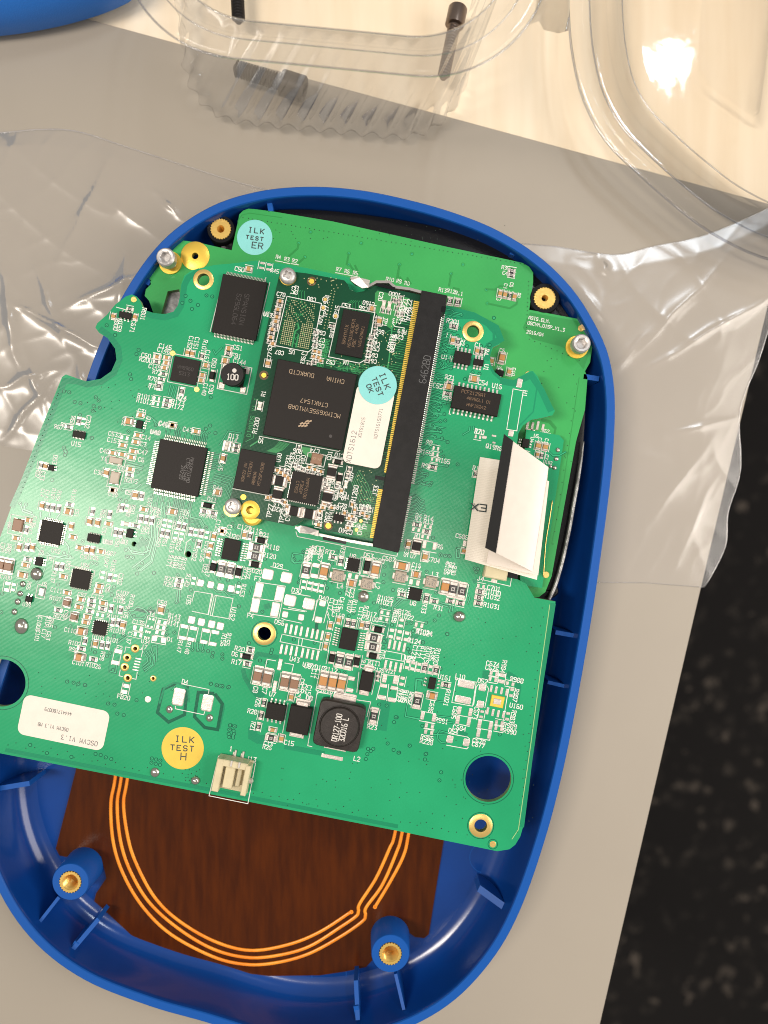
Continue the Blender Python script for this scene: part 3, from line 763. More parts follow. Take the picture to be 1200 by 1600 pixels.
def parse(B, src):
    ox = oy = 0; s = 1.0
    for ln in src.strip().splitlines():
        t = ln.split('#')[0].split()
        if not t: continue
        if t[0] == '@': ox, oy, s = float(t[1]), float(t[2]), float(t[3]); continue
        k = t[0]
        if k == 'L':        # silk polyline
            a = [float(q) for q in t[1:]]; line(B, [(ox + a[i] / s, oy + a[i + 1] / s) for i in range(0, len(a), 2)], 1.15); continue
        if k == 'K':        # etched gap polyline (trace)
            a = [float(q) for q in t[1:]]; trace(B, [(ox + a[i] / s, oy + a[i + 1] / s) for i in range(0, len(a), 2)], 1.6); continue
        if k == 'KK':       # wide dark band
            w_ = float(t[1]); a = [float(q) for q in t[2:]]; line(B, [(ox + a[i] / s, oy + a[i + 1] / s) for i in range(0, len(a), 2)], w_, 'band' if w_ != 5 else 'gap', 0.0010); continue
        if k == 'V':
            a = [float(q) for q in t[1:]]
            for i in range(0, len(a), 2): via(B, ox + a[i] / s, oy + a[i + 1] / s)
            continue
        x = ox + float(t[1]) / s; y = oy + float(t[2]) / s
        if k == 'T': silk_text(B, t[5], x, y, float(t[3]), float(t[4])); continue
        a = [float(q) for q in t[3:]]
        if k == 'P': pad(B, x, y, a[0], a[1]); continue
        if k == 'D': dome(B, x, y, a[0]); continue
        if k[0] == 'p': padpair(B, x, y, k[1] == 'v', *(a or [11, 6.2])); continue
        if k[0] == 'q':     # transistor: 3 or 6 legs
            big = a or [13, 9]
            if k == 'q6': chip(B, x, y, big[0], big[1], 'tb', 3, 0.09, 3.4, 1.9, name='transistor', ch=0.01)
            elif k == 'q6v': chip(B, x, y, big[0], big[1], 'lr', 3, 0.09, 3.6, 2.2, name='transistor', ch=0.01)
            elif k == 'qv': chip(B, x, y, big[1], big[0], 'lr', 2, 0.09, 3.4, 2.2, name='transistor', ch=0.01)
            else: chip(B, x, y, big[0], big[1], 'tb', 2, 0.09, 3.4, 2.2, name='transistor', ch=0.01)
            continue
        kind = k[0]; vert = k[1] == 'v'
        dflt = {'c': (10.6, 6.0), 'r': (10.2, 5.6), 'C': (21, 12), 'B': (23, 13), 'R': (20, 11.5), 'd': (19, 10.5), 'g': (14, 7), 'l': (19, 14), 'w': (21, 12), 'm': (13, 9)}[kind]
        L_, W_ = (a[0], a[1]) if len(a) >= 2 else dflt
        passive(B, kind, x, y, L_, W_, vert)

# display board contents
D = Board(disp, ZD)
fill_sheet(D, [(828, 488), (910, 503), (920, 510), (924, 520), (918, 560), (912, 577), (884, 545), (875, 541), (832, 530), (822, 520), (817, 512)], 'disp_dark', 'bare_laminate_area')
parse(D, '''
@ 600 280 3
T 730 658 0 5 ASIS.ELM.
T 760 690 0 5 OSCVM_DISP_V1_3
T 708 722 0 5 2016/04
rh 600 428 9 7
rh 598 448 9 6
cv 545 535 ; 
'''.replace(';', ''))
parse(D, '''
@ 600 280 3
cv 568 540
rv 590 545
cv 612 550
T 570 415 0 5.5 R35
T 568 440 0 5.5 C4
T 540 560 0 5.5 C7
T 570 500 1 5 C9
T 598 495 1 5 C6
T 632 545 1 5 R2
K 480 515 520 518 545 500 600 510 
K 485 582 590 605 622 585 628 550
V 132 350 370 400 315 443 480 518 485 582 515 650 73 400
K 315 445 305 500
K 73 400 60 470 
K 100 490 75 460
K 125 490 110 462
K 355 545 350 515 325 510
T 275 520 0 5.5 R13
T 315 525 0 5.5 R12
T 352 535 0 5.5 R11
rv 308 570 11 8
rv 345 575 11 8
@ 300 280 3
V 556 248 793 300 500 300 530 365 1030 350 735 348 972 400 735 400
K 500 300 495 325 455 360
K 530 365 500 392
K 735 350 725 400
K 740 402 760 430
K 765 405 780 440
K 972 400 965 460
K 1005 470 1015 495
T 405 365 0 5.5 R4
T 445 375 0 5.5 R3
T 482 383 0 5.5 R2
T 688 423 0 5.5 R7
T 727 432 0 5.5 R6
T 767 440 0 5.5 R5
T 928 470 0 5.5 R10
T 970 478 0 5.5 R9
T 1008 488 0 5.5 R8
L 390 382 425 388
L 428 390 460 396
L 465 396 500 402
L 672 438 710 445
L 714 446 748 452
L 752 453 785 460
@ 640 480 6
cv 770 505
Cv 866 475 16 9
qh 845 615 13 9
cv 935 605
T 868 405 0 5.5 C6
T 840 568 0 5 U4
T 972 605 1 5.5 C10
T 1140 1000 0 5 U5
@ 600 640 3
P 672 75 4 14
P 695 80 4 14
P 720 75 4 14
P 745 82 4 10
P 690 95 12 2
T 758 100 0 5 R62
T 757 116 0 5.5 U162
K 740 45 780 55 805 85 795 130
K 738 50 775 60 798 86 
''')
for i in range(60):     # stitching vias round the border
    t = i / 59
    x, y = along((380, 352), (820, 425), t); dot(D, x + random.uniform(-1, 1), y - 12 + 12 * abs(t - .5) * 0, 0.8, 1)
for i in range(12): dot(D, 826 - i * 0.3, 440 + i * 6.5, 0.8)
for i in range(14): x, y = along((905, 600), (868, 850), i / 13); dot(D, x - 4, y, 0.8)
for i in range(10): x, y = along((827, 527), (905, 560), i / 9); dot(D, x, y + 3, 0.8)
for i in range(22): dot(D, random.uniform(840, 900), random.uniform(560, 800), 0.8)
for i in range(30): dot(D, random.uniform(400, 815), random.uniform(352, 380) + 0, 0.7)
for x, y, r in ((270, 381, 5), (908, 513, 5), (826, 586, 6.0)): disc(D, x, y, r, 'gold', 'fiducial_mark')
ringpad(D, 305, 400, 22.5, 5, 'yellow_gold', 'grounding_pad')
line(D, [(905, 590), (880, 760), (862, 850)], 1.0, 'gap', 0.002)
line(D, [(372, 352), (372, 345), (378, 336), (390, 333), (440, 340)], 1.2, 'gap', 0.002)
sticker(D, 398, 371, 27.5, 'cyan', [('ILK', 1, -11, 7.5, 1.75), ('TEST', 0, 1, 5.5, 1.9), ('ER', 6, 12, 9, 1.55)], rot=R(8))
finish(D, 'disp_dark', 'disp_dark')
D.silk = MB()

# small interface board at the right
ib = thing('interface_board', 'narrow dark green interface board beside the folded white cable', 'circuit board', W(850, 780, 1.78))
I_ = Board(ib, 1.78)
plate('circuit_board', [(822, 671), (874, 680), (881, 688), (866, 790), (847, 919), (813, 913), (812, 800)], [], 1.78, 0.12, [M['mask'], M['edge_mod']], ib)
parse(I_, '''
@ 700 640 5
q6v 607 262 11 14
cv 706 282 11 8
cv 762 292 11 8
cv 700 350 8 5
rv 735 358 8 5
T 657 235 1 5 U4
T 718 238 1 5 C2
T 770 245 1 5 C1
T 770 370 1 5 C7
T 690 205 0 5 U5
D 858 315 3.6
D 846 385 3.6
D 832 455 3.6
D 800 445 2.5
L 600 318 640 330
K 790 330 820 360 870 358 920 330
T 780 412 0 4.5 U162
''')
gw_ = MB(); tube(gw_, [tuple(W(x, y, 1.84)) for x, y in catmull([(863, 782), (858, 815), (853, 845), (851, 870), (849, 902)], 5, False)], 0.016, 6); gw_.build('gold_wire', M['gold'], ib, smooth=True)
disc(I_, 853, 898, 5, 'gold', 'fiducial_mark')
finish(I_, 'mask_gap')

# socket screws standing on the display board
def socket_screw(x, y, label, zt=2.02, ztap=ZD):
    t = thing('socket_screw', label, 'screw', W(x, y, zt) * Vector((1, 1, 0)).x if False else (W(x, y, zt).x, W(x, y, zt).y, ztap), 'socket head screws of the lower board')
    k = S(zt); r = 14.5 * k; c = W(x, y, zt)
    h = MB(); pr = [(r, zt - 0.26), (r, zt - 0.04), (r - 0.035, zt), (r * 0.60, zt)]
    n_ = 36
    def rg(f, z): return [(f(i) * math.cos(2 * math.pi * i / n_), f(i) * math.sin(2 * math.pi * i / n_), z) for i in range(n_)]
    hexr = lambda i: r * 0.50 / math.cos(((2 * math.pi * i / n_) % (math.pi / 3)) - math.pi / 6)
    loft(h, [rg(lambda i: r * 0.5, zt - 0.26), rg(lambda i: r, zt - 0.26), rg(lambda i: r, zt - 0.04), rg(lambda i: r - 0.035, zt), rg(lambda i: r * .64, zt), rg(hexr, zt - 0.02), rg(hexr, zt - 0.16)], cap0=True, cap1=True)
    h.build('screw_head', M['steel'], t, (c.x, c.y, 0), smooth='auto')
    s_ = MB(); prof = []
    z = ztap + 0.06
    while z < zt - 0.28: prof += [(r * 0.62, z), (r * 0.72, z + 0.02), (r * 0.62, z + 0.04)]; z += 0.045
    s_.lathe(prof, 20); s_.build('screw_shank', M['steel'], t, (c.x, c.y, 0), smooth=False)
    w_ = MB(); w_.lathe([(r * 1.25, ztap + 0.002), (r * 1.25, ztap + 0.05), (r * 0.6, ztap + 0.055)], 32, cap0=False); w_.build('brass_washer', M['yellow_gold'], t, (c.x, c.y, 0))
socket_screw(258, 401, 'steel hex socket screw in the upper left corner beside the round gold pad')
socket_screw(909, 536, 'steel hex socket screw in the right corner below the printed board name')

# ================================================================== MAIN BOARD
main = thing('main_board', 'large bright green main circuit board crowded with soldered components', 'circuit board', W(420, 900, ZM))
A = Board(main, ZM)
mo = [(370, 411), (400, 407), (440, 412), (480, 419), (545, 433), (600, 446), (660, 458), (680, 464), (695, 477), (723, 487), (750, 497), (777, 513), (784, 521), (785, 530), (780, 538),
      (770, 543), (765, 557), (768, 577), (783, 590), (803, 594), (827, 580), (833, 580), (840, 588), (850, 610), (867, 642), (863, 649), (847, 653), (830, 656), (817, 665), (810, 677),
      (807, 700), (800, 850), (808, 905), (822, 912), (835, 934), (868, 940), (850, 1060), (834, 1173), (825, 1235), (817, 1293), (813, 1307), (805, 1320), (796, 1327), (777, 1330), (630, 1300), (380, 1251), (190, 1214),
      (0, 1177), (-70, 1162), (-82, 1150), (-60, 1010), (0, 840), (33, 750), (60, 680), (97, 589), (103, 585), (117, 590), (135, 596), (157, 592), (174, 580), (182, 562), (180, 545), (168, 528), (155, 520), (149, 512),
      (152, 505), (167, 492), (180, 476), (197, 463), (206, 460), (213, 463), (219, 470), (222, 478), (228, 485), (240, 489), (257, 491), (271, 487), (278, 477), (281, 464), (283, 445), (288, 431), (300, 422), (335, 414)]
mholes = [(318, 437, 9.5), (739, 518, 9.5), (413, 990, 10.5), (751, 1290, 9.8), (763, 1217, 36), (3, 1067, 37), (209.5, 850, 4), (294, 866, 5)]
mholes += [(211.3, 1013.3, 3.2), (198.7, 1027.5, 3.2), (195, 1042.2, 3.2), (199.7, 1059.2, 3.2), (239.5, 1060, 2.4)]
plate('circuit_board', mo, mholes, ZM, 0.16, [M['mask'], M['edge']], main)
for x, y, ro, ri in ((318, 437, 16, 9.5), (739, 518, 16.5, 9.5), (413, 990, 18, 10.5), (751, 1290, 18.5, 9.8)): ringpad(A, x, y, ro, ri, 'gold', 'mounting_ring')
for x, y in ((211.3, 1013.3), (198.7, 1027.5), (195, 1042.2), (199.7, 1059.2)): ringpad(A, x, y, 6.5, 3.2, 'gold', 'through_hole_ring', 24)
ringpad(A, 239.5, 1060, 4.8, 2.4, 'gold', 'through_hole_ring', 20); disc(A, 231.3, 1092.5, 5, 'solder', 'test_point')
for x, y in ((270, 552), (307.5, 608.5)): disc(A, x, y, 4.3, 'gold', 'fiducial_mark')
disc(A, 209, 468, 4.5, 'gold', 'fiducial_mark')
disc(A, 770, 1319, 5, 'gold', 'fiducial_mark')
# circle scribed round the two large holes
for x, y, r in ((763, 1217, 39.5), (3, 1067, 42), (413, 990, 20), (751, 1290, 20.5), (770, 1319, 7.5)):
    line(A, [(x + r * math.cos(q * R(9)), y + r * math.sin(q * R(9))) for q in range(41)], 1.0, 'gap', 0.002)
M['edge_line'] = mat('exposed_laminate_line', (0.30, 0.50, 0.20), 0.5)
mb = MB(); mb.strip([W(x, y, ZM)[:2] for x, y in [(859, 945), (843, 1060), (829, 1165), (819, 1235), (810, 1296), (800, 1311)]], 1.2 * S(ZM), ZM + 0.003); mb.build('edge_line', M['edge_line'], main)
KKs = '''
@ 0 0 1
KK 9 20 790 40 745 66 682 101 595 120 596 136 601 158 597 178 583 187 562 185 544 172 525 158 515
KK 9 225 489 240 494 258 496 275 491 283 478 286 462 288 446 294 434 310 424
KK 10 700 483 740 493 775 512 782 530 764 540 760 560
KK 10 785 596 803 599 830 586 846 610 860 640
KK 6 10 1172 200 1209 380 1244 620 1291
KK 8 864 945 846 1060 830 1170 815 1290
'''
MAIN = '''
@ 0 760 6
cv 390 180
rv 440 192
rv 490 200
rv 542 208
rh 650 170
ch 638 235 12 9
rv 862 235
rv 1022 262
cv 838 328 11 7
cv 912 340 11 7
ch 1015 350
ch 262 316 9 7
rv 240 408
ch 145 485
cv 665 375
ch 680 475
rv 1080 425
rv 1128 435
ch 745 575
cv 812 595
cv 862 600
ch 945 612
cv 175 570
rv 245 570 10 7
cv 300 572
rh 255 685
ch 235 738
q6v 362 705 11 13
ch 205 830 13 8
Bv 8 735 20 12
Bv 82 750 20 12
pv 70 940 14 9
pv 125 945 11 7
rv 525 748
rv 575 755
ch 590 845
pv 965 830
rv 1022 855
pv 1078 860
ch 930 935
ch 915 985
qh 265 1058 10 9
ch 625 998
Bv 628 1090 13 9
ch 755 1060
ch 735 1130
rh 855 1070
rh 850 1115
ch 965 1095
rh 955 1150
rv 1035 1145
rv 1125 1160
rh 540 1162
T 400 60 1 5.5 C14
T 440 85 1 5.5 C143
T 500 70 1 5.5 R187
T 550 90 1 5.5 R194
T 690 80 1 5.5 R110
T 720 250 1 5.5 C61
T 320 330 1 5.5 C139
T 290 400 1 5.5 R141
T 85 355 1 5.5 Y4
T 245 500 0 6 C131
T 60 555 0 6 C136
T 45 600 0 6 C699
T 400 590 1 6 C142
T 380 650 1 6 C128
T 525 605 0 6 U92
T 1005 522 0 6 U10
T 795 660 0 6 C90
T 885 668 0 6 C86
T 1045 628 0 6 C87
T 1000 690 1 6 R1047
T 1062 745 1 6 R105
T 800 740 0 6 U94
T 1130 870 1 6 C702
T 1010 955 1 6 C96
T 1150 1000 0 6.3 C107
T 1130 1035 0 6.3 R98
T 1120 1072 0 6.3 C106
T 530 975 0 6 C111
T 520 1050 0 6 R107
T 915 1030 0 6 C112
T 770 1015 0 6 C97
T 500 850 1 6 R137
T 640 740 1 6 U93
T 270 930 1 5.5 R55
T 250 1110 0 5.5 U39
T 55 850 0 6 C700
T 410 915 0 6 J9
T 480 680 0 5.5 U91
V 190 160 245 170 20 1005 1130 125 775 515 865 715 905 725 655 660 600 625 545 920 1070 945 1045 980 1050 1020
K 195 170 215 235 320 270
K 235 180 225 215 300 245
K 380 240 380 290
K 460 290 470 240 
K 530 300 560 260
K 330 560 400 640 560 660 640 640
K 440 620 480 650 600 680 690 670
K 610 520 640 560 650 620
K 420 770 380 860 340 900
D 347 820 10
D 215 915 5.2
D 190 1005 4.8
D 168 1080 5
D 137 1175 5.2
@ 0 900 6
D 203 470 12
rh 838 332
ch 815 385
ch 800 435
ph 940 365
Bv 697 382 13 9
rv 1050 435
rv 1102 440
cv 1150 460 11 7
Ch 765 518 14 10
rv 790 610
rh 758 685
Ch 745 760 15 10
rh 870 785
cv 890 635
rv 950 648
rv 1002 655
P 1110 706 13 6.5
P 1080 812 13 6.5
T 1120 672 0 6 F2
T 660 510 0 6.2 C110
T 700 630 0 6.2 R102
T 690 690 0 6.2 R96
T 735 815 0 6.2 C101
T 875 840 0 6.2 R1026
T 1075 385 0 6.2 R1017
T 1098 515 0 6.2 R1018
T 960 750 1 6.2 R99
T 1055 600 0 6.2 R101
T 920 580 0 6 U103
T 365 450 1 6 C1000
T 350 560 1 6 C101
T 445 430 1 6 R104
T 480 440 1 6 R65
T 410 540 1 6 C17
T 455 560 1 6 C63
T 615 360 1 6 C98
T 545 375 0 6 R87
L 340 380 370 367 590 415 615 408 660 370
V 630 990 690 1000 735 1010 795 1022 1070 560 1005 750 1035 720 1160 555 1060 880 515 480 660 470 890 715 1130 595 510 250 13 340
K 1030 890 1085 905 1100 800
K 1090 640 1200 560
K 850 700 860 610
KK 1.6 1040 720 1015 900 1080 915 1110 760
@ 140 900 6
cv 668 315 12 8
ph 455 490 14 8
ph 455 550 12 7
P 565 400 3.5 3.5
P 600 407 3.5 3.5
P 548 470 3.5 3.5
P 583 478 3.5 3.5
L 548 370 628 388 602 500 520 482 548 370
ph 680 432 13 6
ph 668 482 13 6
ph 660 532 13 6
P 610 585 8 9
P 692 602 8 9
L 590 555 720 580 710 645 578 620 590 555
P 890 472 12 6
P 975 490 12 6
P 1095 512 12 6
P 1180 527 12 6
P 870 580 12 6
P 950 594 12 6
P 1070 618 12 6
P 1155 637 12 6
P 956 412 11 12
P 1048 432 11 12
P 1144 452 11 12
P 1225 470 11 12
L 852 450 825 590
L 935 465 905 600
L 1022 485 990 620
L 1060 490 1035 630
L 1140 510 1115 650
P 345 1030 10 6.5
P 325 1085 10 6.5
L 315 1000 290 1100
L 385 1010 362 1115
P 458 775 10 2
P 450 801 10 2
P 443 827 10 2
P 437 853 10 2
P 430 880 10 2
L 330 715 340 665 380 670
L 470 688 500 692 485 755
L 288 880 277 935 310 942
L 400 960 435 968 448 900
L 240 675 205 830
L 305 690 275 840
P 530 520 1.8 4
P 548 524 1.8 4
P 566 528 1.8 4
P 520 575 1.8 4
P 538 579 1.8 4
P 556 583 1.8 4
T 680 250 0 6.6 C58
T 585 358 0 6.4 T4
T 460 435 0 6.2 C136
T 795 375 0 6.2 R143
T 790 410 0 6.2 R142
T 782 448 0 6.2 R141
T 755 595 0 6.2 D1
T 845 660 1 6.2 R147
T 920 675 1 6.2 R148
T 372 580 1 6.2 C137
T 525 615 0 6 U34
T 510 665 0 6.4 J7
T 320 1135 0 6.6 FB20
T 895 992 0 6.6 D4
T 310 160 0 6.2 C107
T 345 340 1 6.2 R105
T 395 230 1 6.2 R100
V 570 305 505 400 415 375 725 325 795 530 722 495 722 548 965 690 1015 695 1060 700 1110 705 1155 720 1150 755 290 595 230 565 315 555
V 1138 1010 1195 1025 175 1195
K 500 700 545 770 545 800 500 840
K 530 700 575 770 570 810 500 865
K 560 700 600 760 590 830 510 880
K 590 650 580 690 610 760 605 830 520 895
K 600 650 632 655 625 800 
K 1070 640 1055 690
K 965 610 965 680
K 1015 620 1010 690
K 800 1035 770 1070
KK 3 850 1010 790 1000 700 1050 655 1190
KK 3 860 1010 925 1065 930 1180
KK 3 1005 1190 1020 1110 1060 1080 1100 1085
KK 5 430 310 520 330 600 330
K 360 320 410 325 445 290 510 310 545 345 520 395 400 395 360 320
D 640 700 0.1
@ 150 760 6
ch 155 35
cv 370 80
rv 422 92
rv 240 200
pv 290 205
ch 445 215
ch 718 235 11 8
rv 415 302
rv 467 310
rv 520 320
gh 280 352 16 7
rh 370 370
rv 180 432
rv 228 440
qv 315 440 14 10
pv 645 340
pv 692 350
rv 770 370
rv 822 380
rv 618 435
rv 668 445
pv 745 460
pv 800 470
rv 885 425
pv 935 432
rv 985 440
pv 1040 455
cv 1103 468
cv 1075 557 9 6
cv 1050 642 9 6
rv 962 540
dh 1045 178 20 9
rh 1012 235
rh 1095 250
ch 1135 60
ch 1183 415
rh 780 883
rh 768 932
pv 915 885
T 690 868 0 6.5 R27
T 680 918 0 6.5 R25
T 855 880 1 6.4 R148
T 870 1065 1 6.4 U35
T 585 520 1 6.4 R60
T 645 525 1 6.4 R61
T 715 560 1 6.4 R163
T 770 555 1 6.4 R62
T 805 275 1 6.4 R162
T 850 265 1 6.4 R54
T 925 640 1 6.4 R982
T 1035 570 1 6.2 C124
T 1000 650 1 6.2 C126
T 1140 370 1 6.2 C125
T 1088 125 0 6.4 D11
T 1010 270 0 6.2 R47
T 1090 285 0 6.2 R48
T 690 700 1 6 R171
T 720 705 1 6 R182
T 755 710 1 6 R180
T 790 715 1 6 R170
T 822 725 1 6 R169
T 500 150 1 6.2 C47
T 530 235 1 6.2 R52
T 565 240 1 6.2 R43
T 590 255 1 6.2 R64
T 320 60 0 6 C57
T 215 210 1 6 R56
T 345 215 1 6 R50
T 270 520 0 6.4 Q3
T 200 525 1 6 C50
T 115 520 0 6.4 U10
T 480 400 1 6 D57
T 445 415 1 6 R51
T 680 225 1 6 C46
T 595 350 1 6 R52
T 740 365 1 6 R53
T 255 500 1 6 C45
T 305 240 1 6 R68
T 60 260 1 6 R66
T 75 425 1 6 C91
L 855 530 845 525 895 490 
L 850 525 828 635
V 290 658 345 668 385 818 398 770 543 812 765 833 755 1085 468 617 480 565 280 595 475 497 905 325 967 375 1035 385 795 597 875 570 890 970 920 505 425 487 500 450
K 555 150 545 480 500 640 345 760
K 525 150 520 470 480 600 
K 565 360 560 500 515 700 400 790
K 580 380 575 520 525 710 420 790
K 620 150 610 260
K 650 150 640 270
K 690 150 690 200
K 770 960 755 1080
K 785 960 780 1085
K 320 600 440 625 500 600
K 300 570 340 625 450 640
K 870 200 890 290 980 310 1015 370 985 410
KK 9 395 560 440 520 480 545
KK 8 940 330 960 380 900 385
@ 300 780 6
cv 285 300
cv 490 335
rv 542 345
dh 648 385
Rh 605 452
Rh 590 535
dh 590 612
dv 200 635
Rv 272 650
Rv 355 668
dv 435 682
P 80 785 10 11
P 175 802 10 11
P 268 822 10 11
P 365 838 10 11
pv 432 845 12 6
P 712 705 17 17
P 886 735 17 17
P 920 950 18 18
P 1096 982 18 18
P 625 850 12.5 24
P 820 885 12.5 24
P 592 995 12.5 23
P 780 1035 12.5 23
P 872 1080 9 10
P 1022 1107 9 10
L 605 775 875 815 815 1115 540 1075 605 775
L 575 925 838 962
L 738 632 905 668
L 930 880 1110 910
L 855 1025 1060 1055
L 905 1015 1075 1050
L 840 1115 870 1130 1025 1162
L 1180 940 1130 1140
L 195 890 25 862 0 960
L 0 1050 155 1082 195 890
L 210 900 385 930 345 1120 170 1090 210 900
L 185 890 150 1080
L 228 905 190 1095
T 805 625 0 6.8 D29
T 615 745 0 6.8 F3
T 548 1092 0 6.8 F4
T 820 1155 0 6.8 D56
T 980 858 0 6.8 D30
T 385 1075 1 6.8 U162
T 477 855 1 6.5 R153
T 398 350 0 6.8 U28
T 490 265 0 6.8 C122
T 595 295 0 6.8 R116
T 680 335 0 6.8 D21
T 755 450 0 6.8 R118
T 725 530 0 6.8 R120
T 610 675 0 6.8 D20
T 527 700 1 6.5 D23
T 495 700 1 6.5 R121
T 345 300 1 6.5 C127
T 120 650 1 6.2 D22
T 150 670 1 6.2 R117
T 1080 520 1 6.2 R158
T 1110 500 1 6.2 R856
T 1140 480 1 6.2 C24
V 440 1005 440 788 380 232 405 265 740 480 685 558 1045 495 255 745 338 760 1015 740 1000 780 660 1055 130 265
K 945 510 985 510 1040 520 1040 590 960 595 935 560 945 510
K 150 800 240 870 300 860 340 900 410 890
K 560 820 540 890
KK 8 690 1010 720 1000 
KK 6 330 855 390 875
@ 440 820 6
Cv 398 435
rh 480 305
rv 555 340 12 7
dv 800 385 25 11
Cv 880 420
ph 672 482 15 8
Ch 655 548 12 9
Ch 1128 385 20 11
pv 205 560 12 6.5
pv 262 572 12 6.5
pv 315 584 12 6.5
pv 370 596 12 6.5
P 325 380 12 7
P 308 480 12 7
Rv 228 425 20 11.5
P 383 735 10 10
P 345 890 11 10
L 330 710 300 890
L 345 705 330 710
L 430 720 440 750 395 920
L 445 850 430 810
L 450 890 430 840
cv 455 945
cv 432 1050
cv 412 1140
cv 535 895
rv 620 920 11 7
rv 672 930 11 7
cv 752 940
rv 803 948 11 7
dh 905 982
Rh 865 1060
Rh 855 1145
ph 968 825 13 6
ph 958 882 13 6
rh 1128 657
P 40 970 3.8 16
P 88 980 3.8 16
P 135 988 3.8 16
P 183 998 3.8 16
P 240 1008 3.8 16
P 288 1020 3.8 16
P 333 1028 3.8 16
P 380 1038 3.8 16
L 135 65 148 110 1080 295 1095 240
L 745 300 850 325 815 485 730 470 745 300
L 830 350 920 368
T 455 258 0 6.6 R37
T 572 250 1 6.6 R39
T 668 295 0 6.6 U9
T 815 288 0 6.6 D53
T 905 335 0 6.6 C688
T 1005 320 0 6.6 C687
T 550 575 0 6.6 L4
T 900 570 1 6.6 L2
T 240 285 1 6.4 R158
T 270 285 1 6.4 R856
T 300 240 1 6.4 R36
T 335 240 1 6.4 C24
T 365 290 1 6.4 R857
T 375 245 1 6.4 C21
T 625 625 1 6.4 C22
T 660 640 1 6.4 C23
T 395 688 0 6.6 D40
T 465 745 1 6.2 C117
T 500 760 1 6.2 C116
T 535 760 1 6.2 C118
T 560 735 1 6.2 C115
T 530 848 0 6.4 C119
T 637 765 1 6.4 R107
T 680 760 1 6.4 R110
T 740 830 1 6.4 C113
T 785 820 1 6.4 R106
T 845 838 0 6.4 D17
T 850 882 0 6.4 R108
T 975 690 0 6.4 R1025
T 965 730 0 6.4 R1023
T 1060 860 1 6.2 R119
T 1130 620 0 6.4 R34
D 768 672 9
V 205 250 520 250 447 355 475 362 480 540 547 640 605 618 955 538 1045 612 866 730 960 468 965 392 1085 695 935 765 980 765 1045 815 175 500 162 540 410 545 425 595 1035 940 960 940 110 290 120 325 178 345 630 855 675 830 960 1090 955 1145
K 110 270 180 275 195 290
K 100 300 95 340 120 360 180 350
K 1060 770 1140 700 1180 700
K 1040 800 1040 770 1120 690
K 1020 850 1010 900 1000 1180
KK 6 1020 350 1030 400
K 935 775 910 800 920 870
KK 10 985 900 975 1100 
KK 5 330 930 325 985
@ 560 820 6
Ch 540 465 12 9
ph 525 540 15 9
rv 640 690 12 7
rh 712 718
Cv 812 580
Rv 886 602 22 12
Rv 972 622 22 12
rh 862 715 11 7
rh 955 735 11 7
ph 1148 576 11 6.5
rh 1140 628 11 7
rh 1132 682 11 7
rh 1125 735 11 7
ph 568 940 12 7
pv 400 920 12 7
pv 308 1018 14 7
pv 380 1032 14 7
pv 450 1045 14 7
P 292 1118 4 15
P 338 1128 4 15
P 383 1138 4 15
P 430 1150 4 15
Cv 992 245 8 7
P 997 175 6 10
lv 545 200 20 14
cv 470 180 11 7
P 618 185 6 12
P 715 200 6 12
L 590 145 740 170
L 600 240 730 265
cv 625 300 13 8
L 590 260 580 345
L 655 265 645 350
T 765 205 0 6.6 R6
T 705 330 0 6.6 C704
T 545 380 0 6.4 C16
T 535 412 0 6.4 C17
T 720 465 0 6.6 L3
T 1145 505 0 6.6 J4
T 615 785 1 6.6 R33
T 752 780 0 6.6 R31
T 512 735 0 6.6 U8
T 433 820 0 6.4 R126
T 445 862 0 6.4 R1022
T 620 1005 0 6.4 R1024
T 525 1090 0 6.4 R124
T 970 110 0 6.4 C686
T 830 410 1 6.2 C165
T 860 420 1 6.2 R35
T 895 430 1 6.2 R30
T 865 370 0 6 R22
T 345 845 1 6.2 R119
T 515 295 0 6 U7
T 450 260 1 6 C35
T 560 100 0 6.4 R1
D 945 860 9
V 697 122 770 278 812 290 852 292 640 440 635 918 497 918 450 922 513 995 490 1030 755 850 715 897 832 1022 320 818 605 1100 465 1165 730 635 1030 570
K 770 730 850 750
K 870 750 850 820
K 885 755 880 810
K 760 745 840 770
K 1025 650 1045 690 1025 740
K 240 920 280 900 
K 920 220 955 225 945 310 920 305 920 220
KK 7 1085 530 1110 520
KK 6 580 1000 540 1050 505 1060
@ 480 960 6
dv 232 408
Rv 303 430
Rv 390 450
dv 465 440
dh 615 388
Cv 150 620 24 12.5
Cv 238 635 24 12.5
Cv 322 650 24 12.5
P 415 600 11 6.5
P 398 710 11 6.5
Rv 625 955 21 11
P 725 597 7 14
P 827 612 7 14
pv 888 625 13 7
P 715 668 11 6
P 815 690 11 6
P 700 778 12 7
P 792 800 12 7
rv 668 560 7 5
rv 662 605 7 5
P 733 470 4 15
P 780 482 4 15
P 828 492 4 15
P 876 500 4 15
L 735 340 915 375 905 440 720 408 735 340
L 888 370 880 435
L 690 640 650 800
L 765 655 745 810
L 850 680 830 820
L 700 560 860 580 845 660
L 645 540 640 560
T 20 488 0 6.8 U37
T 118 500 0 6.8 D18
T 220 520 0 6.8 R112
T 60 555 1 6.4 C11
T 95 560 1 6.4 C12
T 112 700 0 6.8 C9
T 197 715 0 6.8 C10
T 22 785 0 6.8 D8
T 588 490 0 6.4 D9
T 630 455 0 6.4 R111
T 700 380 1 6.4 D16
T 520 470 1 6 R17
T 965 415 0 6.6 U29
T 608 1055 0 6.8 R23
T 970 790 1 6.4 R992
T 865 755 1 6.2 R123
T 905 765 1 6.2 R125
T 670 520 0 5.5 R129
T 780 535 0 5.5 R121
L 95 745 105 730 225 750 215 790
L 465 800 595 820 560 960
L 485 540 465 730
L 640 600 605 750
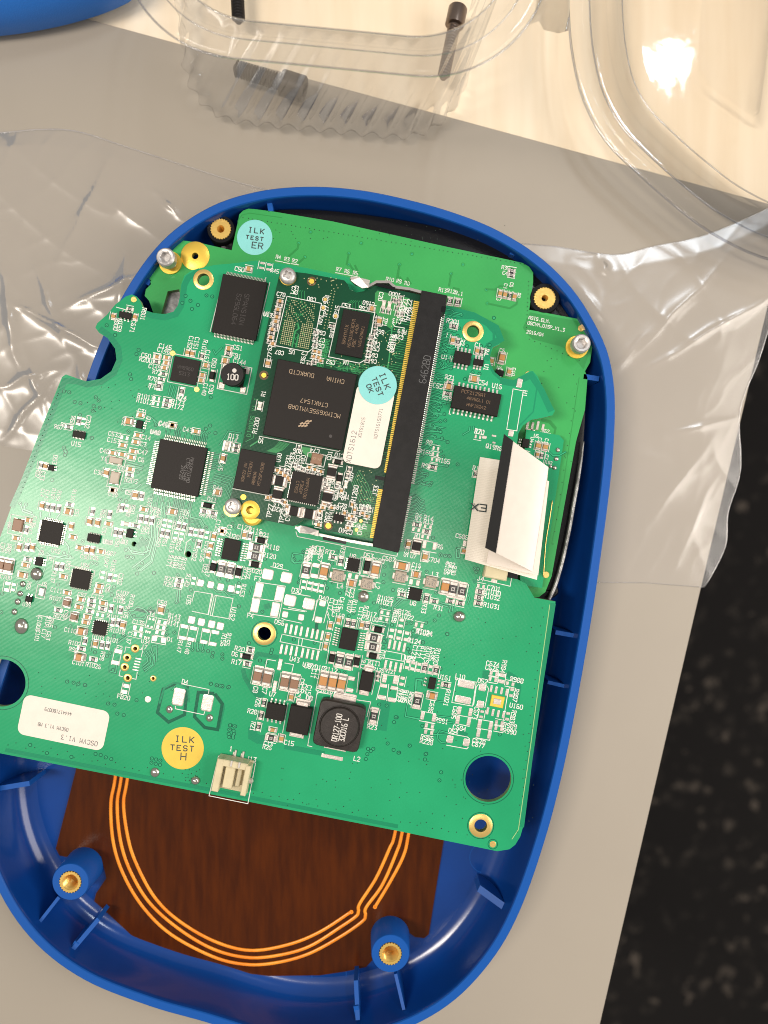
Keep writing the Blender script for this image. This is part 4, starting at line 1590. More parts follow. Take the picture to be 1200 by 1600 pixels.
V 725 260 715 305 945 325 965 355 830 965 815 1010 745 855 675 845 300 540 350 545 1085 260
KK 16 735 820 700 1060
K 1020 610 1080 605 
K 1025 610 1020 700 1000 740
K 935 860 920 955 1060 980
@ 620 980 6
pv 100 350 13 6.5
pv 150 362 13 6.5
pv 205 375 13 6.5
rv 263 385 12 7
pv 312 398 13 6.5
rv 368 405 12 7
q6v 330 528 11 18
rh 460 545 12 7
Ch 330 642 14 9
Rv 192 690 21 11.5
P 240 830 6 12
P 348 850 6 12
L 225 785 365 812
L 210 875 350 905
ph 305 925 13 7
ph 298 985 13 7
L 560 480 745 515 710 740 515 705 560 480
L 555 445 550 490 575 490
P 650 535 26 11
P 620 680 25 11
P 803 565 11 11
P 783 722 11 11
L 770 530 745 560 720 730
L 850 555 860 580 825 755
ph 910 435 12 6.5
ph 900 490 12 6.5
P 990 450 10 6
P 978 508 10 6
L 875 410 945 420
L 865 518 940 528
L 955 415 945 525
L 1025 430 1010 540
ph 1062 530 12 6
pv 1075 612 13 6
P 885 575 4 11
P 930 588 4 11
P 982 597 4 11
P 1030 610 4 11
P 850 785 4 11
P 900 800 4 11
P 950 812 4 11
P 1000 820 4 11
L 1045 590 1010 800
pv 1038 835 12 6
ph 960 895 12 6.5
ph 955 950 12 6.5
pv 795 815 11 6
P 585 780 6 12.5
P 690 797 6 12.5
P 570 870 6 12.5
P 675 885 6 12.5
L 560 822 705 848
L 545 900 680 930
P 775 907 6 12.5
P 880 922 6 12.5
P 765 990 6 12.5
P 868 1007 6 12.5
L 760 862 900 885
L 745 945 885 968
L 740 1035 870 1060 885 970
P 497 1050 10 11.5
P 652 1080 10 11.5
L 480 995 660 1028 682 1045
L 465 1105 655 1140 670 1125
T 258 55 0 6.8 R1024
T 165 130 0 6.8 R124
T 120 290 0 6.6 U29
T 165 230 1 6.6 C123
T 205 235 1 6.6 C121
T 245 240 1 6.6 R117
T 290 260 1 6.6 R1019
T 330 255 1 6.6 C695
T 375 275 1 6.6 R1020
T 448 472 0 6.8 U161
T 470 665 1 6.6 R1021
T 325 745 1 6.6 C696
T 130 665 1 6.4 R992
T 420 878 0 6.8 R991
T 285 1035 0 6.6 R966
T 278 1075 0 6.6 R228
T 595 462 0 6.6 L10
T 805 505 0 6.8 D52
T 900 345 0 6.8 C674
T 893 385 0 6.8 C675
T 1002 370 1 6.6 R984
T 1125 495 0 6.8 R988
T 1115 640 1 6.6 R987
T 1120 740 0 6.8 U160
T 1090 840 1 6.6 R983
T 1062 925 0 6.8 R989
T 1058 978 0 6.8 R990
T 540 800 1 6.4 C685
T 588 945 0 6.8 C684
T 530 975 0 6.8 D54
T 740 805 1 6.4 C673
T 770 1070 0 6.6 C678
T 765 1103 0 6.6 C677
T 40 645 1 6.4 R123
T 80 650 1 6.4 R125
V 475 65 410 390 245 145 105 205 130 240 240 925 122 1110 22 1175 270 1190 965 1005 0 845
K 180 490 245 500
K 240 540 235 490 180 490 170 620
K 100 700 80 835 210 865
K 370 690 440 700 
K 370 830 505 845 550 780
K 370 880 520 895
K 250 1010 480 1000
K 480 990 400 970 380 1000 385 1050 415 1080 460 1085
KK 12 840 430 835 480 
KK 9 1045 440 1110 480 1140 560 1120 700
KK 7 590 980 650 1010
@ 340 980 6
rh 305 215 10 7
dh 270 275 20 9
rh 275 347 10 7
Bv 375 455 24 13
Bv 467 475 24 13
Bv 630 510 24 13
Bv 720 528 24 13
P 583 350 6 18
P 535 555 6 18
cv 690 655 11 7
rv 432 710 11 6
rv 405 830 11 6
rv 380 935 11 6
ch 515 965 11 6
Rh 500 1042 15 9
cv 597 1045 11 7
L 545 315 465 300 440 410
L 630 335 712 350 690 450
L 605 65 985 145 975 215 585 135 605 65
L 765 98 755 165
L 797 105 787 172
L 965 140 955 208
P 597 205 3.8 16
P 643 212 3.8 16
P 690 220 3.8 16
P 738 228 3.8 16
P 795 240 3.8 16
P 843 248 3.8 16
P 890 258 3.8 16
P 938 265 3.8 16
L 660 710 610 985
L 935 605 845 1110 885 1120
L 940 605 1065 630 1060 660
T 207 203 0 6.8 R20
T 162 252 0 6.8 D6
T 178 328 0 6.8 R17
T 355 585 1 6.8 C8
T 440 595 1 6.8 C7
T 515 628 0 6.8 U7
T 755 640 0 6.8 C4
T 858 662 0 6.8 D8
T 722 302 0 6.8 U43
T 845 355 0 6.8 U37
T 790 510 1 6.6 C5
T 770 580 1 6.6 C16
T 810 575 1 6.6 C65
T 855 590 1 6.6 C15
T 375 705 1 6.4 R26
T 325 790 0 6.6 R28
T 330 930 1 6.4 R21
T 670 1085 0 6.8 C15
T 475 1090 0 6.2 C13
T 465 1125 0 6.2 R26
T 125 1140 0 6.8 1
T 98 115 1 6.5 R155
T 55 120 1 6.5 R156
V 45 255 45 295 20 548 45 552 105 560 510 210 500 240 397 312 458 330 295 150 715 115 910 145
V 125 920 165 930 118 960 155 998 110 1030 145 1035 370 0 
KK 7 240 400 255 470 330 600 370 640
KK 7 345 290 380 250 560 280
KK 14 360 600 400 645
KK 14 330 960 330 1020 380 1050 450 1055
KK 8 640 1120 990 1185
KK 6 0 660 45 720 50 760 10 940
KK 3 -30 640 45 720 10 940
@ 640 480 6
rh 415 177 11 6
cv 405 308
rv 453 322
cv 635 408
rv 680 415
ch 605 672 13 9
rh 378 702 8 5
ch 365 745 12 8
rh 355 807 11 6
L 970 765 1065 785 1005 1160 910 1145 970 765
P 1030 712 8 14
P 950 1182 8 10
L 395 755 425 760
L 395 890 370 1000 385 1005
L 405 455 388 510
T 408 135 0 6.8 R201
T 368 265 1 6.4 C2
T 495 330 1 6.4 R2
T 345 468 0 6.8 U14
T 640 355 0 6.4 C1
T 722 420 1 6.4 R4
T 718 565 1 6.6 U1
T 690 710 0 6.8 C54
T 820 740 0 6.8 U16
T 378 660 0 6.6 R71
T 265 738 0 6.8 C55
T 350 850 0 6.6 R69
T 1080 810 1 6.6 H1
T 655 1165 0 6.6 R70
T 450 360 1 5.5 C3
V 450 270 320 350 378 380 340 410 540 365 670 365 720 378 750 355 268 670 360 510 315 570 520 675 590 610 655 625 425 220 275 965 260 1015 290 900 285 848 290 1070 335 1062 195 1105 240 1135 290 1170
V 790 100
K 320 350 350 370 378 380
K 300 370 330 400 
K 290 400 340 410 
K 270 480 310 500 320 540
K 280 520 300 560
K 230 650 268 670 
K 180 850 230 830 285 848
K 180 880 230 870 290 900
K 170 900 230 940 275 965
K 180 960 230 1000 260 1015
K 150 1100 195 1105
K 150 1130 240 1135
K 150 1160 290 1170
K 565 1120 560 1160 500 1195
K 600 1120 600 1150
KK 4 360 60 420 100 620 100 720 160 790 240 790 330 750 390
KK 4 870 690 790 620 750 540
KK 2 1180 720 1195 750 1160 980 1030 1110 1010 1180
@ 100 600 6
rv 130 345
pv 182 350 10 6
rh 40 402
Ch 605 350 12 9
ch 715 290
q6v 705 378 9 13
ch 1015 388
ph 870 137 9 5.5
rh 965 152
ph 860 187 9 5.5
rh 955 197
rv 885 15
rv 1100 70
ph 568 505
ch 690 480
ch 670 542
ch 548 572
ch 455 645
ch 545 660
ch 645 630
ch 630 687
ch 620 798
rh 610 852
cv 395 830 11 7
ch 455 995
cv 665 1042 11 7
rv 720 1048
T 765 120 0 6.6 R1013
T 755 162 0 6.6 R1012
T 1070 172 0 6.6 R173
T 1060 212 0 6.6 R172
T 1105 130 0 6.6 R74
T 735 258 0 6.4 C31
T 790 335 1 6.4 Q1
T 935 372 0 6.6 C46
T 860 452 0 6.6 U40
T 1160 430 0 6.6 C43
T 475 472 0 6.4 C532
T 465 530 0 6.4 C153
T 770 502 0 6.4 C14
T 745 565 0 6.4 C3
T 740 640 0 6.4 C47
T 725 710 0 6.4 C6
T 380 628 0 6.4 C48
T 375 700 0 6.4 Y1
T 545 790 0 6 R30
T 325 830 0 6.4 C38
T 630 905 0 6.6 R203
T 460 1035 0 6.2 C39
T 615 1020 0 6.2 C53
T 115 562 0 6.8 U15
T 225 355 1 6.6 C702
T 80 345 1 6.4 R66
T 565 350 1 6 C32
T 10 385 0 6 R67
L 405 680 580 712 565 775 395 742 405 680
L 435 795 560 820 515 985 400 960 435 795
V 50 78 100 168 155 180 298 125 325 155 278 205 335 222 270 250 262 505 860 385 605 445 550 990 525 1085 580 1095 740 440 0 70 150 290 10 625 8 665 690 825 385 1190
K 770 290 830 320 860 375
K 800 300 850 340 880 370
K 720 560 760 620
K 735 550 780 610
K 590 730 740 770
K 590 750 735 790
K 600 770 730 805
K 560 930 640 930 700 900
K 550 980 660 990 720 940
@ 0 280 3
rh 735 830
ch 735 832 9 5
ch 780 835 9 5.5
ch 778 860 9 5.5
ch 770 884 9 5.5
rh 732 855 9 5
rh 765 911 9 5
rh 755 936 9 5
rv 743 970
cv 878 812 9 6
cv 900 817 9 6
rv 945 828 9 5.5
ch 965 872 9 7
ch 948 917 9 6
ch 942 943 9 6
dv 995 920 18 9
rv 850 992
ch 1072 793 9 7
rh 1068 816 9 7
ch 1055 850 10 8
q6 585 637 19 10
rh 607 607 9 5.5
cv 530 642 9 6
cv 632 645 9 6
T 775 785 0 6.6 C145
T 768 802 0 6.6 C148
T 685 827 0 6.6 C60
T 683 847 0 6.6 R200
T 725 880 0 6.2 C149
T 735 905 0 6 R72
T 715 935 0 6.2 R78
T 718 970 0 6.2 R73
T 892 765 1 6.4 C152
T 920 770 1 6.4 C151
T 957 790 1 6.4 R1016
T 970 830 1 6.4 C167
T 1003 862 1 6.4 D50
T 960 985 1 6.2 C140
T 990 985 1 6.2 C90
T 850 1025 0 6.6 R74
T 1108 828 0 6.6 FB1
T 1123 856 0 6.6 C144
T 1115 790 0 6.6 C51
T 672 632 1 6.4 R801
T 545 680 1 6.4 R800
T 562 685 1 6.4 U159
T 623 690 1 6.4 C671
T 1123 422 0 6.6 C50
V 870 547 893 570 900 608 928 590 968 545 995 550 610 915 615 937 650 800 640 820 988 1022 540 730 500 685 855 580 
L 545 600 590 612
L 700 985 710 955
L 730 985 760 990 765 960
K 800 965 790 1010
K 815 970 800 1020
K 830 972 815 1025
K 1040 790 1010 820 1000 800
@ 300 280 3
ch 265 420 10 7
pv 328 405 10 7
pv 360 412 10 7
T 388 430 0 6 R45
T 360 632 0 6.6 U13
T 345 470 0 6 1
L 150 455 85 715
L 365 485 300 755
K 70 770 60 800 
@ 0 640 3
rv 190 260 9 6
cv 212 265 9 6
qv 238 272 9 9
ch 808 72
ch 918 102
gh 1065 160 12 8
gh 1060 180 12 8
L 1050 145 1090 152 1082 200 1042 192 1050 145
rh 1108 170 9 6
rh 1104 190 9 6
cv 1045 228 12 7
ch 1020 386 10 7
T 1095 125 0 6.6 D13
T 1090 142 0 6.6 D14
T 1035 265 1 6.4 C45
T 765 70 0 6.6 C45
T 1020 368 0 6.2 C44
T 258 235 1 6.4 D53
T 200 310 1 6.4 C33
T 178 298 1 6.4 R82
T 275 82 0 6 R67
T 725 107 0 6.2 U40
T 45 545 1 6.2 Y4
V 248 283 195 300 300 178 310 200 430 133 615 690 598 690 722 765 965 90 1010 110 985 75 665 720 1043 500 1005 490 245 330
K 1030 165 1070 100 1130 110
K 1010 300 1090 320 1120 380
K 1005 310 1080 330 1110 390
K 1000 320 1075 345 1100 410
K 1000 330 1065 355 1090 420
K 1000 340 1055 370 1085 430
@ 600 640 3
rh 155 540 11 6
ph 205 549 11 6
ph 150 563 11 6
rh 200 572 11 6
ph 193 597 11 6
ph 243 182 9 6
ph 240 211 9 6
ph 236 234 9 6
rh 228 270 11 6.5
rv 430 303 9 6
ph 440 128 9 6
P 470 130 7 5
P 515 123 7 3
P 515 155 5 3
T 212 155 0 6.6 R8
T 195 200 0 6.6 R166
T 280 240 0 6.6 R165
T 192 263 0 6.6 R9
T 162 498 0 6.6 R4
T 160 515 0 6.6 R3
T 210 508 0 6.6 R14
T 208 528 0 6.6 R13
T 158 592 0 6.6 R1
T 447 105 0 6.6 R70
T 500 173 0 6.6 Q19
T 538 182 0 6.4 R6
T 430 275 0 6.4 R1
T 515 838 0 6.8 C701
T 508 857 0 6.8 R1030
T 505 878 0 6.8 R1032
T 505 920 0 6.8 R1031
V 345 257 295 263 272 135 260 88 230 600 298 152 265 683 290 685 308 688 425 745 440 748 433 760
K 290 265 260 260 245 268
@ 300 940 3
P 197 717 4 9
P 234 724 4 9
T 278 738 0 6.8 J13
T 773 737 0 6.8 L2
T 183 690 0 6.8 1
V 955 542 1020 675 917 665 945 695 968 708 1098 713 1092 740 1168 800 1160 838 88 385 115 392 143 398 170 402 825 690 838 700 822 715 815 738 850 690
L 125 722 298 757 262 947 80 910 125 722
@ 0 940 3
D 795 505 6
D 983 545 6
D 727 800 7.5
D 917 838 7
P 838 447 18 27
P 972 475 17 26
L 850 385 980 412 978 430
L 822 490 822 502 955 530 960 515
KK 5 820 385 765 410 738 520 790 565 865 530 878 400 
KK 5 1000 430 930 425 912 540 960 590 1020 600 1042 480 1010 435
V 315 375 345 380 368 385 400 392 507 478 537 483 550 525 580 532 448 714 472 719 496 730 522 738 142 672 220 710 335 728 640 462
V 1078 580 1098 585 1075 600 1095 606 1072 620 1092 628 712 735 732 740 752 745 710 755 730 760 750 765
'''
parse(A, KKs); parse(A, MAIN)

# larger packages of the main board
chip(A, 374, 480, 71, 93, 'tb', 28, 0.11, 6.0, 0.9, marks=(('SPANSION', 8, 2, math.pi / 2, 7, 'mark_dark'), ('S29GL064', -4, 4, math.pi / 2, 7, 'mark_dark')))
chip(A, 279.5, 731, 75, 78, 'all', 25, 0.14, 8.5, 0.95, body='epoxy2', dotm=(-29, 32, 5), marks=(('CTAK1548', 12, 0, math.pi / 2, 5, 'mark_dark'), ('MK60FN1M0', 18, 0, math.pi / 2, 5, 'mark_dark'), ('2N22D', 6, 6, math.pi / 2, 5, 'mark_dark')))
chip(A, 289, 579, 41, 39, None, ht=0.09, body='epoxy2', marks=(('WM8960', 0, -4, 0, 5, 'mark_dark'), ('5213', 0, 5, 0, 5, 'mark_dark')), border=True)
chip(A, 79, 832, 34, 35, 'all', 11, 0.09, 4.0, 1.3)
chip(A, 125.5, 905, 29, 29, 'qfn', 8, 0.08, 2.8, 1.5); line(A, [uv(125.5, 905, -20, -18), uv(125.5, 905, 20, -18), uv(125.5, 905, 20, -9)], 1.1)
chip(A, 155.7, 981.5, 21, 21, 'qfn', 6, 0.07, 2.6, 1.5)
chip(A, 146, 841, 20, 12, 'qfn', 7, 0.07, 2.2, 1.2, pinsides='tb')
chip(A, 123, 679, 20, 10, 'qfn', 8, 0.07, 2.2, 1.1, pinsides='tb')
chip(A, 361, 859, 26, 33, 'lr', 8, 0.10, 8.0, 1.5)
chip(A, 544.7, 999, 26, 33, 'lr', 8, 0.10, 8.0, 1.5)
chip(A, 551.5, 882.5, 19, 20, 'qfn', 6, 0.08, 2.2, 1.5)
chip(A, 648.5, 928.5, 20, 19, 'qfn', 5, 0.08, 2.2, 1.6, pinsides='lr')
chip(A, 722.5, 559, 27, 19, 'tb', 4, 0.11, 7.5, 3.0, body='epoxy')
chip(A, 747.5, 566, 16, 10, 'tb', 3, 0.09, 6.0, 3.0, body='epoxy')
chip(A, 743.8, 626.5, 75, 36, 'tb', 10, 0.16, 7.5, 2.8, ch=0.02, marks=(('PCF2129AT', -6, -11, 0, 5, 'mark_brown'), ('48W56L1 01', 4, -2, 0, 4.5, 'mark_brown'), ('HNF15242', 2, 8, 0, 4.5, 'mark_brown')))
chip(A, 430.5, 1112.5, 30, 25, 'tb', 4, 0.12, 6.5, 2.6)
# crystals, blocks
def block(B, x, y, w, h, ht, mname, name, base=None, ch=0.02, rim=None):
    k = S(B.z + ht); c = W(x, y, B.z + ht); mb = MB()
    mb.box(0, 0, 0.012, w * k, h * k, ht, 0, ch=ch)
    if base:
        for sx_, sy_ in ((-1, -1), (1, -1), (1, 1), (-1, 1)): mb.box(sx_ * w * k * 0.36, sy_ * h * k * 0.40, 0.002, w * k * 0.34, h * k * 0.30, 0.02, 1)
    if rim:
        mb.box(0, 0, ht - 0.001, w * k * 0.66, h * k * 0.6, ht + 0.012, 1, ch=0.006)
    return mb.build(name, [M[mname], M['solder']], B.p, (c.x, c.y, B.z), -TH)
block(A, 180, 719.5, 20, 10, 0.08, 'beige', 'crystal', True); block(A, 178.5, 746.5, 14, 19, 0.08, 'beige', 'crystal', True)
block(A, 26.5, 820.5, 15, 19, 0.09, 'brown', 'crystal', True)
line(A, [uv(26.5, 820.5, -12, -15), uv(26.5, 820.5, 11, -15), uv(26.5, 820.5, 11, 15), uv(26.5, 820.5, -12, 15), uv(26.5, 820.5, -12, -15)], 1.1)
block(A, 64, 925, 8, 13, 0.08, 'steel', 'fuse', False); line(A, [uv(64, 925, -7, -11), uv(64, 925, 7, -11), uv(64, 925, 7, 10), uv(64, 925, -7, 10), uv(64, 925, -7, -11)], 1.1)
for x, y, mk_ in ((527.5, 900, '2.2'), (573, 912.5, '2.2'), (625.5, 901.5, '2.2'), (673.5, 910, '2.2')):
    o = block(A, x, y, 18, 17, 0.16, 'beige', 'power_inductor', False, ch=0.025)
    tm = MB(); kk = S(ZM + .16)
    text(tm, '2.2M', 0, -3 * kk, 0.001, 0, 4.4 * kk, 0.6 * kk, 0, local=True); text(tm, '1431', 0, 3 * kk, 0.001, 0, 4.4 * kk, 0.6 * kk, 0, local=True)
    c = W(x, y, ZM + .16); tm.build('marking', M['grey_ink'], o, (c.x, c.y, ZM + .16), -TH)
    for s_ in (-1, 1): px_, py_ = uv(x, y, s_ * 10.5, 0); pad(A, px_, py_, 4, 10, False)
    outline(A, x, y, 19, 17, False)
# moulded power diodes with tin tabs
def power_diode(x, y, w, h, ht, tl, tw):
    c = W(x, y, ZM + ht); k = S(ZM + ht); mb = MB(); mb.box(0, 0, 0.02, w * k, h * k, ht, 0, ch=0.02, taper=0.01)
    o = mb.build('power_diode', M['epoxy'], main, (c.x, c.y, ZM), -TH)
    for s_ in (-1, 1):
        t = MB()
        t.box(0, s_ * (h * k / 2 + tl * k * 0.2), 0.012, tw * k * 0.8, tl * k * 0.9, ht * 0.55, 0, ch=0.01)
        t.box(0, s_ * (h * k / 2 + tl * k * 0.5), 0.002, tw * k, tl * k, 0.02, 0, ch=0.004)
        t.build('tab', M['solder'], o, (c.x, c.y, ZM), -TH)
power_diode(467.5, 1125.5, 35, 43, 0.20, 9, 23); power_diode(572.5, 1065, 20, 30, 0.18, 9, 15)
# round-topped shielded inductor
def big_inductor():
    ht = 0.42; x, y = 530, 1136; c = W(x, y, ZM + ht); k = S(ZM + ht); w = 74 * k; hw = w / 2
    mb = MB(); n_ = 64
    def sq(r, z, rad):
        out = []
        for i in range(n_):
            a = 2 * math.pi * i / n_; e_ = 10.0
            rr = r / ((abs(math.cos(a)) ** e_ + abs(math.sin(a)) ** e_) ** (1 / e_)); out.append((rr * math.cos(a), rr * math.sin(a), z))
        return out
    def ci(r, z): return [(r * math.cos(2 * math.pi * i / n_), r * math.sin(2 * math.pi * i / n_), z) for i in range(n_)]
    loft(mb, [sq(hw * .97, 0.02, 0), sq(hw, 0.06, 0), sq(hw, 0.30, 0), sq(hw * .96, 0.34, 0), ci(hw * 0.88, 0.35), ci(hw * 0.86, 0.335), ci(hw * 0.83, 0.335), ci(hw * 0.81, ht - 0.02), ci(hw * 0.78, ht)], cap0=True, cap1=True)
    o = mb.build('shielded_inductor', M['ferrite'], main, (c.x, c.y, ZM), -TH, smooth='auto')
    tm = MB(); text(tm, 'DR127-100', -3.5 * k, 1.5 * k, ht + .001, -math.pi / 2, 8.6 * k, 1.3 * k, 0, local=True, aspect=0.42, track=1.35)
    text(tm, '32CD16 L', 7.5 * k, 2.5 * k, ht + .001, -math.pi / 2, 8.6 * k, 1.3 * k, 0, local=True, aspect=0.42, track=1.35)
    tm.build('marking', M['mark'], o, (c.x, c.y, ZM), -TH)
    for s_ in (-1, 1):
        tb_ = MB(); tb_.box(0, s_ * (hw + 0.02), 0.002, w * 0.48, 0.2, 0.035, 0, ch=0.006)
        tb_.build('tab', M['solder'], o, (c.x, c.y, ZM), -TH)
big_inductor(); pad(A, 539, 1089, 36, 13); pad(A, 519, 1183, 34, 6)
def small_inductor():
    x, y = 363, 585; ht = 0.34; c = W(x, y, ZM + ht); k = S(ZM + ht)
    b = MB(); b.box(0, 0, 0.014, 32 * k, 30 * k, 0.10, 0, ch=0.02)
    o = b.build('drum_inductor', M['epoxy'], main, (c.x, c.y, ZM), -TH)
    t = MB(); t.lathe([(14 * k, 0.09), (14 * k, 0.2), (18.5 * k, 0.22), (18.8 * k, ht - 0.04), (17.5 * k, ht)], 40)
    d_ = t.build('drum_top', M['black'], o, (c.x, c.y, ZM), -TH, smooth='auto')
    tm = MB(); text(tm, '100', 1 * k, 4 * k, ht + .001, -TH * 0.6, 8.5 * k, 1.6 * k, 0, local=True, aspect=0.55, track=1.35)
    tm.lathe([(3.4 * k, ht), (3.4 * k, ht + .0015)], 16, 2 * k, 6.5 * k)
    tm.build('marking', M['mark'], o, (c.x, c.y, ZM), -TH)
    for sx_, sy_ in ((-1, 1), (1, 1), (1, -1), (-1, -1)):
        px_, py_ = uv(366, 591, sx_ * 17, sy_ * 15); pad(A, px_, py_, 9, 10, False)
    line(A, [uv(366, 591, -23, -21), uv(366, 591, 24, -21), uv(366, 591, 24, 21), uv(366, 591, -23, 21), uv(366, 591, -23, -21)], 1.3)
small_inductor()
# gold-framed package U160
k = S(ZM + .08); c = W(777.5, 1097, ZM + .08); mb = MB(); mb.box(0, 0, 0.004, 21 * k, 18 * k, 0.03, 0, ch=0.012)
o = mb.build('thermal_pad', M['yellow_gold'], main, (c.x, c.y, ZM), -TH)
mb = MB(); mb.box(0, 0, 0.03, 12 * k, 9 * k, 0.045, 0, ch=0.008); mb.build('solder_patch', M['solder'], o, (c.x, c.y, ZM), -TH)
# white two-pin header J13
def header():
    x, y = 361, 1216; zt = ZM + 0.42; c = W(x, y, zt); k = S(zt)
    mb = MB(); w, h = 54 * k, 52 * k
    mb.box(0, 0, 0.02, w, h, 0.10, 0, ch=0.01)
    mb.box(-w / 2 + 0.09, 0, 0.09, 0.18, h, 0.42, 0, ch=0.02); mb.box(w / 2 - 0.07, 0, 0.09, 0.14, h * 0.92, 0.42, 0, ch=0.02)
    mb.box(0, h / 2 - 0.09, 0.09, w * 0.8, 0.18, 0.40, 0, ch=0.02)
    mb.box(-0.08, -0.03, 0.09, 0.26, h * 0.7, 0.30, 0, ch=0.02); mb.box(0.17, 0.0, 0.09, 0.12, h * 0.6, 0.24, 0, ch=0.02)
    o = mb.build('connector_header', M['cream'], main, (c.x, c.y, ZM), -TH)
    for u in (-0.07, 0.14):
        p = MB(); p.box(u, h / 2 + 0.055, 0.01, 0.055, 0.24, 0.05, 0, ch=0.01); p.box(u, h / 2 - 0.06, 0.40, 0.055, 0.16, 0.43, 0, ch=0.01); p.build('contact_pin', M['pin'], o, (c.x, c.y, ZM), -TH)
    cl = MB(); cl.lathe([(0.06, 0.02), (0.075, 0.1), (0.05, 0.14)], 12, w / 2 + 0.03, -0.1); cl.build('solder_tab', M['solder'], o, (c.x, c.y, ZM), -TH)
header()
# cable connector J4 under the ribbon
k = S(ZM + .2); c = W(777, 893, ZM + .25); mb = MB(); mb.box(0, 0, 0.01, 0.62, 0.4, 0.30, 0, ch=0.03)
o = mb.build('cable_connector', M['cream'], main, (c.x - 0.03, c.y, ZM), -TH)
mb = MB(); mb.box(0.1, -0.02, 0.01, 0.45, 0.34, 0.12, 0, ch=0.01); mb.build('latch', M['black'], o, (c.x + 0.28, c.y + .03, ZM), -TH)
pad(A, 772, 908, 9, 6); line(A, [(757, 888), (755, 906), (797, 916), (800, 899)], 1.2)

# label + stickers
lab = MB(); c = W(99.5, 1129, ZM); k = S(ZM); w, h = 137 * k / 2, 63 * k / 2; rr = 0.2
pts = []
for sx_, sy_, a0 in ((1, 1, 0), (-1, 1, 90), (-1, -1, 180), (1, -1, 270)):
    for q in range(7): a = R(a0 + q * 15); pts.append((sx_ * (w - rr) + rr * math.cos(a), sy_ * (h - rr) + rr * math.sin(a)))
loft(lab, [[(x, y, 0) for x, y in pts], [(x, y, 0.01) for x, y in pts]], cap1=True)
lo = lab.build('label_sticker', M['paper'], main, (c.x, c.y, ZM), -TH - R(0.5)); lo['label'] = 'white serial label'
tm = MB()
text(tm, 'OSCVM V1.3', 124, 1157, ZM + .0115, TH + math.pi, 6.8, 0.9, 0, aspect=0.58, track=1.5)
text(tm, 'OSCVM V1.3 MB', 83, 1136, ZM + .0115, TH + math.pi, 5.2, 0.7, 0, aspect=0.5, track=1.45)
text(tm, '4444171B0079', 91, 1112, ZM + .0115, TH + math.pi, 5.0, 0.7, 0, aspect=0.5, track=1.45)
tm.build('printing', M['grey_ink'], lo)
sticker(A, 285.5, 1169, 33, 'yellow', [('ILK', 2, -14, 9, 1.75), ('TEST', -1, 0, 8, 1.75), ('H', 2, 13, 11, 1.5)], rot=R(4))

# fan-outs from the socket contacts: etched pairs ending in vias
random.seed(21)
def lerp2(a, b, t): return (a[0] + (b[0] - a[0]) * t, a[1] + (b[1] - a[1]) * t)
PA, PB = (692, 482), (645, 755); PC, PD = (640, 772), (624, 846)
for i in range(64):
    t = i / 63; x, y = lerp2(PA, PB, t)
    if random.random() < 0.80:
        L_ = random.uniform(6, 30); bend = random.uniform(-8, 8)
        p1 = uv(x, y, 4 + L_ * 0.5, 0); p2 = uv(x, y, 4 + L_ * 0.5 + abs(bend), bend); p3 = uv(x, y, 6 + L_ + abs(bend), bend)
        if p3[0] > 735: continue
        trace(A, [(x, y), p1, p2, p3], 1.3)
        if random.random() < 0.6: via(A, p3[0] + 2, p3[1], 2.4)
for i in range(20):
    t = i / 19; x, y = lerp2(PC, PD, t)
    L_ = 6 + 26 * (1 - abs(t - 0.3)); p1 = uv(x, y, L_ * .5, 0); p2 = uv(x, y, L_ * .5 + 6, 5); p3 = uv(x, y, L_, 6)
    if t < 0.6: trace(A, [(x, y), p1, p2, p3], 1.3)
for s_, n_, dr in (('b', 25, 1), ('r', 25, 1), ('t', 25, -1)):
    for i in range(n_):
        if random.random() < 0.45: continue
        o_ = ((i + .5) / n_ - .5) * 70
        if s_ == 'b': p0 = uv(279.5, 731, o_, 48); p1 = uv(279.5, 731, o_, 58 + random.uniform(0, 25)); p2 = uv(279.5, 731, o_ + 6, 66 + random.uniform(20, 30))
        elif s_ == 'r': p0 = uv(279.5, 731, 47, o_); p1 = uv(279.5, 731, 54 + random.uniform(0, 6), o_); p2 = uv(279.5, 731, 68, o_ + random.choice((-9, 9)))
        else: p0 = uv(279.5, 731, o_, -48); p1 = uv(279.5, 731, o_, -54 - random.uniform(0, 5)); p2 = uv(279.5, 731, o_ + random.choice((-6, 6)), -64)
        trace(A, [p0, p1, p2], 1.0)
# stitching holes along the edges and scattered over the ground pour
for i in range(60): x, y = lerp2((15, 1168), (765, 1316), i / 59); dot(A, x + random.uniform(-3, 3), y - 4 - random.uniform(0, 9) * (i % 2), 0.85)
for i in range(26): x, y = lerp2((852, 950), (812, 1300), i / 25); dot(A, x - 3 + random.uniform(-2, 2), y, 0.85)
for i in range(20): x, y = lerp2((88, 615), (30, 770), i / 19); dot(A, x + 3, y, 0.85)
for i in range(70): dot(A, random.uniform(590, 840), random.uniform(950, 1290), 0.8)
for i in range(26): dot(A, random.uniform(90, 240), random.uniform(600, 660), 0.75)
for i in range(26): dot(A, random.uniform(400, 740), random.uniform(1185, 1260) , 0.75)
for i in range(20): dot(A, random.uniform(60, 240), random.uniform(1050, 1090), 0.75)
for i in range(16): x, y = (300 + random.uniform(-12, 12), 1245); dot(A, x, 1208 + random.uniform(-6, 18), 0.8)
finish(A, 'mask_gap')

